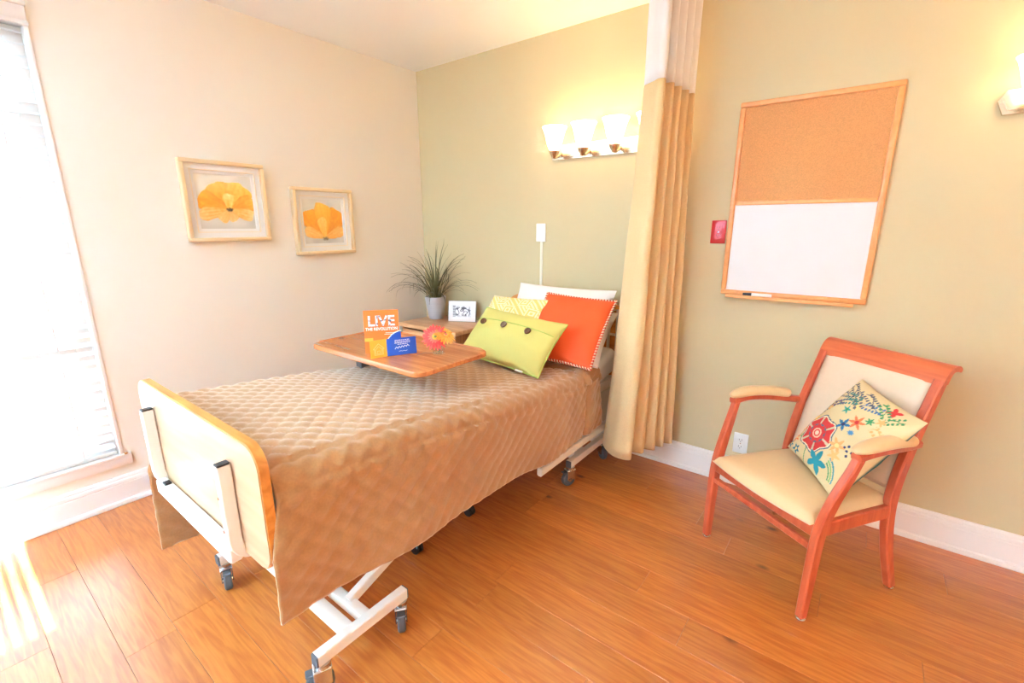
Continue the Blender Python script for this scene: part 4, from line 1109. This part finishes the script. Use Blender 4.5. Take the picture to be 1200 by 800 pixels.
# top rail rolls back like a scroll
prof = crom([(.508, .838), (.520, .868), (.536, .893), (.560, .907), (.585, .905), (.598, .893), (.592, .882), (.575, .886), (.557, .884), (.545, .868), (.535, .842)], 4)
bm = bmesh.new(); a = [bm.verts.new((-.240, p.x, p.y)) for p in prof]; b = [bm.verts.new((.240, p.x, p.y)) for p in prof]; n = len(prof)
bm.faces.new(a); bm.faces.new(b[::-1])
for k in range(n): bm.faces.new((a[k], b[k], b[(k + 1) % n], a[(k + 1) % n]))
obj('top_rail', bm, wood('cherry top rail', (190, 84, 44), (208, 102, 60), .3, (1, 9, 9), 4.0), ch)

# floral cushion
CREAM_C = (218, 192, 140); TEAL = (30, 136, 146); NAVY = (44, 52, 96); RED_C = (204, 46, 40); ORN = (230, 112, 62); PEACH = (240, 160, 96); GRN = (62, 140, 84); GREY = (96, 98, 104)
def star(c, u, v, cx, cy, r, k, col, ph=0.0, pw=.62, ctr=None):
    dx, dy = (u - cx) / 1.3, v - cy; d = sqrt(dx * dx + dy * dy)
    if d > r * 1.05: return c
    a = math.atan2(dy, dx) + ph; t = abs(((a / (2 * pi) * k) % 1) - .5) * 2
    if d < r * (.30 + .70 * (1 - t ** pw if t > 0 else 1)): c = col
    if ctr and d < r * .24: c = ctr
    return c
def sprig(c, u, v, cx, cy, ang, ln, col, n=6):
    dx, dy = u - cx, v - cy; a = dx * cos(ang) + dy * sin(ang); b = -dx * sin(ang) + dy * cos(ang)
    if -.02 < a < ln:
        if abs(b - .05 * sin(a / ln * 5)) < .010: return col
        k = (a / ln * n) % 1
        if .12 < abs(b) + .0 < .13: return c
        if abs(abs(b) - .055) < .030 * sin(pi * k) ** .7 and .2 < k < .8: return col
    return c
def floral(u, v, side):
    if side == 1: return (20, 92, 96)
    c = CREAM_C
    dx, dy = (u + .30) / 1.35, v + .32; d = sqrt(dx * dx + dy * dy); a = math.atan2(dy, dx)
    # stem and grass arcs
    if abs(u - (-.20 - .12 * sin((v + 1) * 2.2))) < .014 and -1 < v < -.55: c = GRN
    for k in range(3):
        rr = sqrt((u - .40) ** 2 + (v + .86) ** 2)
        if abs(rr - (.27 + .055 * k)) < .015 and u > .46 and v > -.84: c = (GRN, (120, 170, 90), TEAL)[k]
    sc = .355 + .030 * cos(6 * a + .4)
    if d < sc + .035: c = (58, 86, 104)
    if d < sc + .012: c = (236, 216, 176)
    if d < sc - .012:
        t = abs(((a / (2 * pi) * 6 + .06) % 1) - .5) * 2
        c = (206, 190, 150) if t > .86 else RED_C
        if d < .195: c = (78, 104, 112)
        if d < .175 + .018 * cos(9 * a): c = RED_C
        if d < .10: c = (236, 190, 150)
        if d < .075: c = RED_C
        if d < .045: c = (240, 206, 170)
    c = star(c, u, v, .19, -.73, .25, 5, TEAL, .4, 1.1)
    c = star(c, u, v, .06, .13, .15, 5, (36, 110, 150), .2, .8, NAVY)
    c = star(c, u, v, .24, .31, .16, 6, ORN, .1, .8, RED_C)
    c = star(c, u, v, .42, .46, .09, 6, GRN, 0, .9)
    c = star(c, u, v, .58, .56, .09, 5, PEACH, .3, .8)
    c = star(c, u, v, .35, -.23, .17, 6, PEACH, .2, .8, (250, 200, 130)); c = star(c, u, v, .47, -.40, .13, 5, (242, 172, 104), .5, .8)
    c = star(c, u, v, -.22, .38, .11, 5, (44, 160, 140), .2, .6, GRN); c = star(c, u, v, -.10, .52, .08, 5, (246, 206, 130), .2, .7)
    c = star(c, u, v, .49, .84, .12, 4, RED_C, .2, 1.2); c = star(c, u, v, .34, .10, .06, 8, (80, 140, 180), 0, 1.4)
    for (cx, cy) in ((.56, -.10), (.60, -.19), (.66, -.26), (.50, -.16), (.70, -.16)):
        if (u - cx) ** 2 + ((v - cy) * 1.5) ** 2 < .0011: c = NAVY
    c = sprig(c, u, v, -.96, .55, .25, .42, GREY); c = sprig(c, u, v, -.92, .85, -.35, .5, (70, 72, 88)); c = sprig(c, u, v, -.93, .0, .9, .55, NAVY)
    c = sprig(c, u, v, -.52, .80, -.55, .55, GREY); c = sprig(c, u, v, -.62, .42, .45, .5, (44, 130, 120)); c = sprig(c, u, v, -.05, .62, .25, .45, (70, 110, 150))
    c = sprig(c, u, v, .62, .62, .8, .28, GRN, 4); c = sprig(c, u, v, .60, .40, -.3, .3, PEACH, 4)
    c = sprig(c, u, v, -.70, .62, .1, .5, (60, 120, 110)); c = sprig(c, u, v, -.30, .84, -.2, .5, (80, 84, 96)); c = sprig(c, u, v, -.80, .30, .5, .4, (104, 84, 110)); c = sprig(c, u, v, .20, .86, -.5, .4, GRN, 5)
    for (cx, cy, r, col) in ((-.86, -.70, .12, ORN), (-.90, -.88, .10, TEAL), (-.60, -.88, .12, (30, 110, 130)), (-.90, -.42, .11, ORN), (-.72, -.58, .07, GRN), (-.78, -.12, .10, (236, 170, 70)), (-.93, -.22, .07, TEAL), (-.70, .22, .09, (226, 150, 70))):
        c = star(c, u, v, cx, cy, r, 5, col, cx * 5, .8, (246, 206, 130))
    return c
cushion = thing('floral_cushion', 'cream cushion embroidered with a red flower on the armchair', 'cushion')
cushion.matrix_world = pose((2.927, -.522, .612), -.985, -.608, .10)
obj('cover', pillow_mesh('cover', .37, .40, .125, 150, .05, .5, 2, .005, floral), FABRIC_PRINT, cushion, smooth=80)
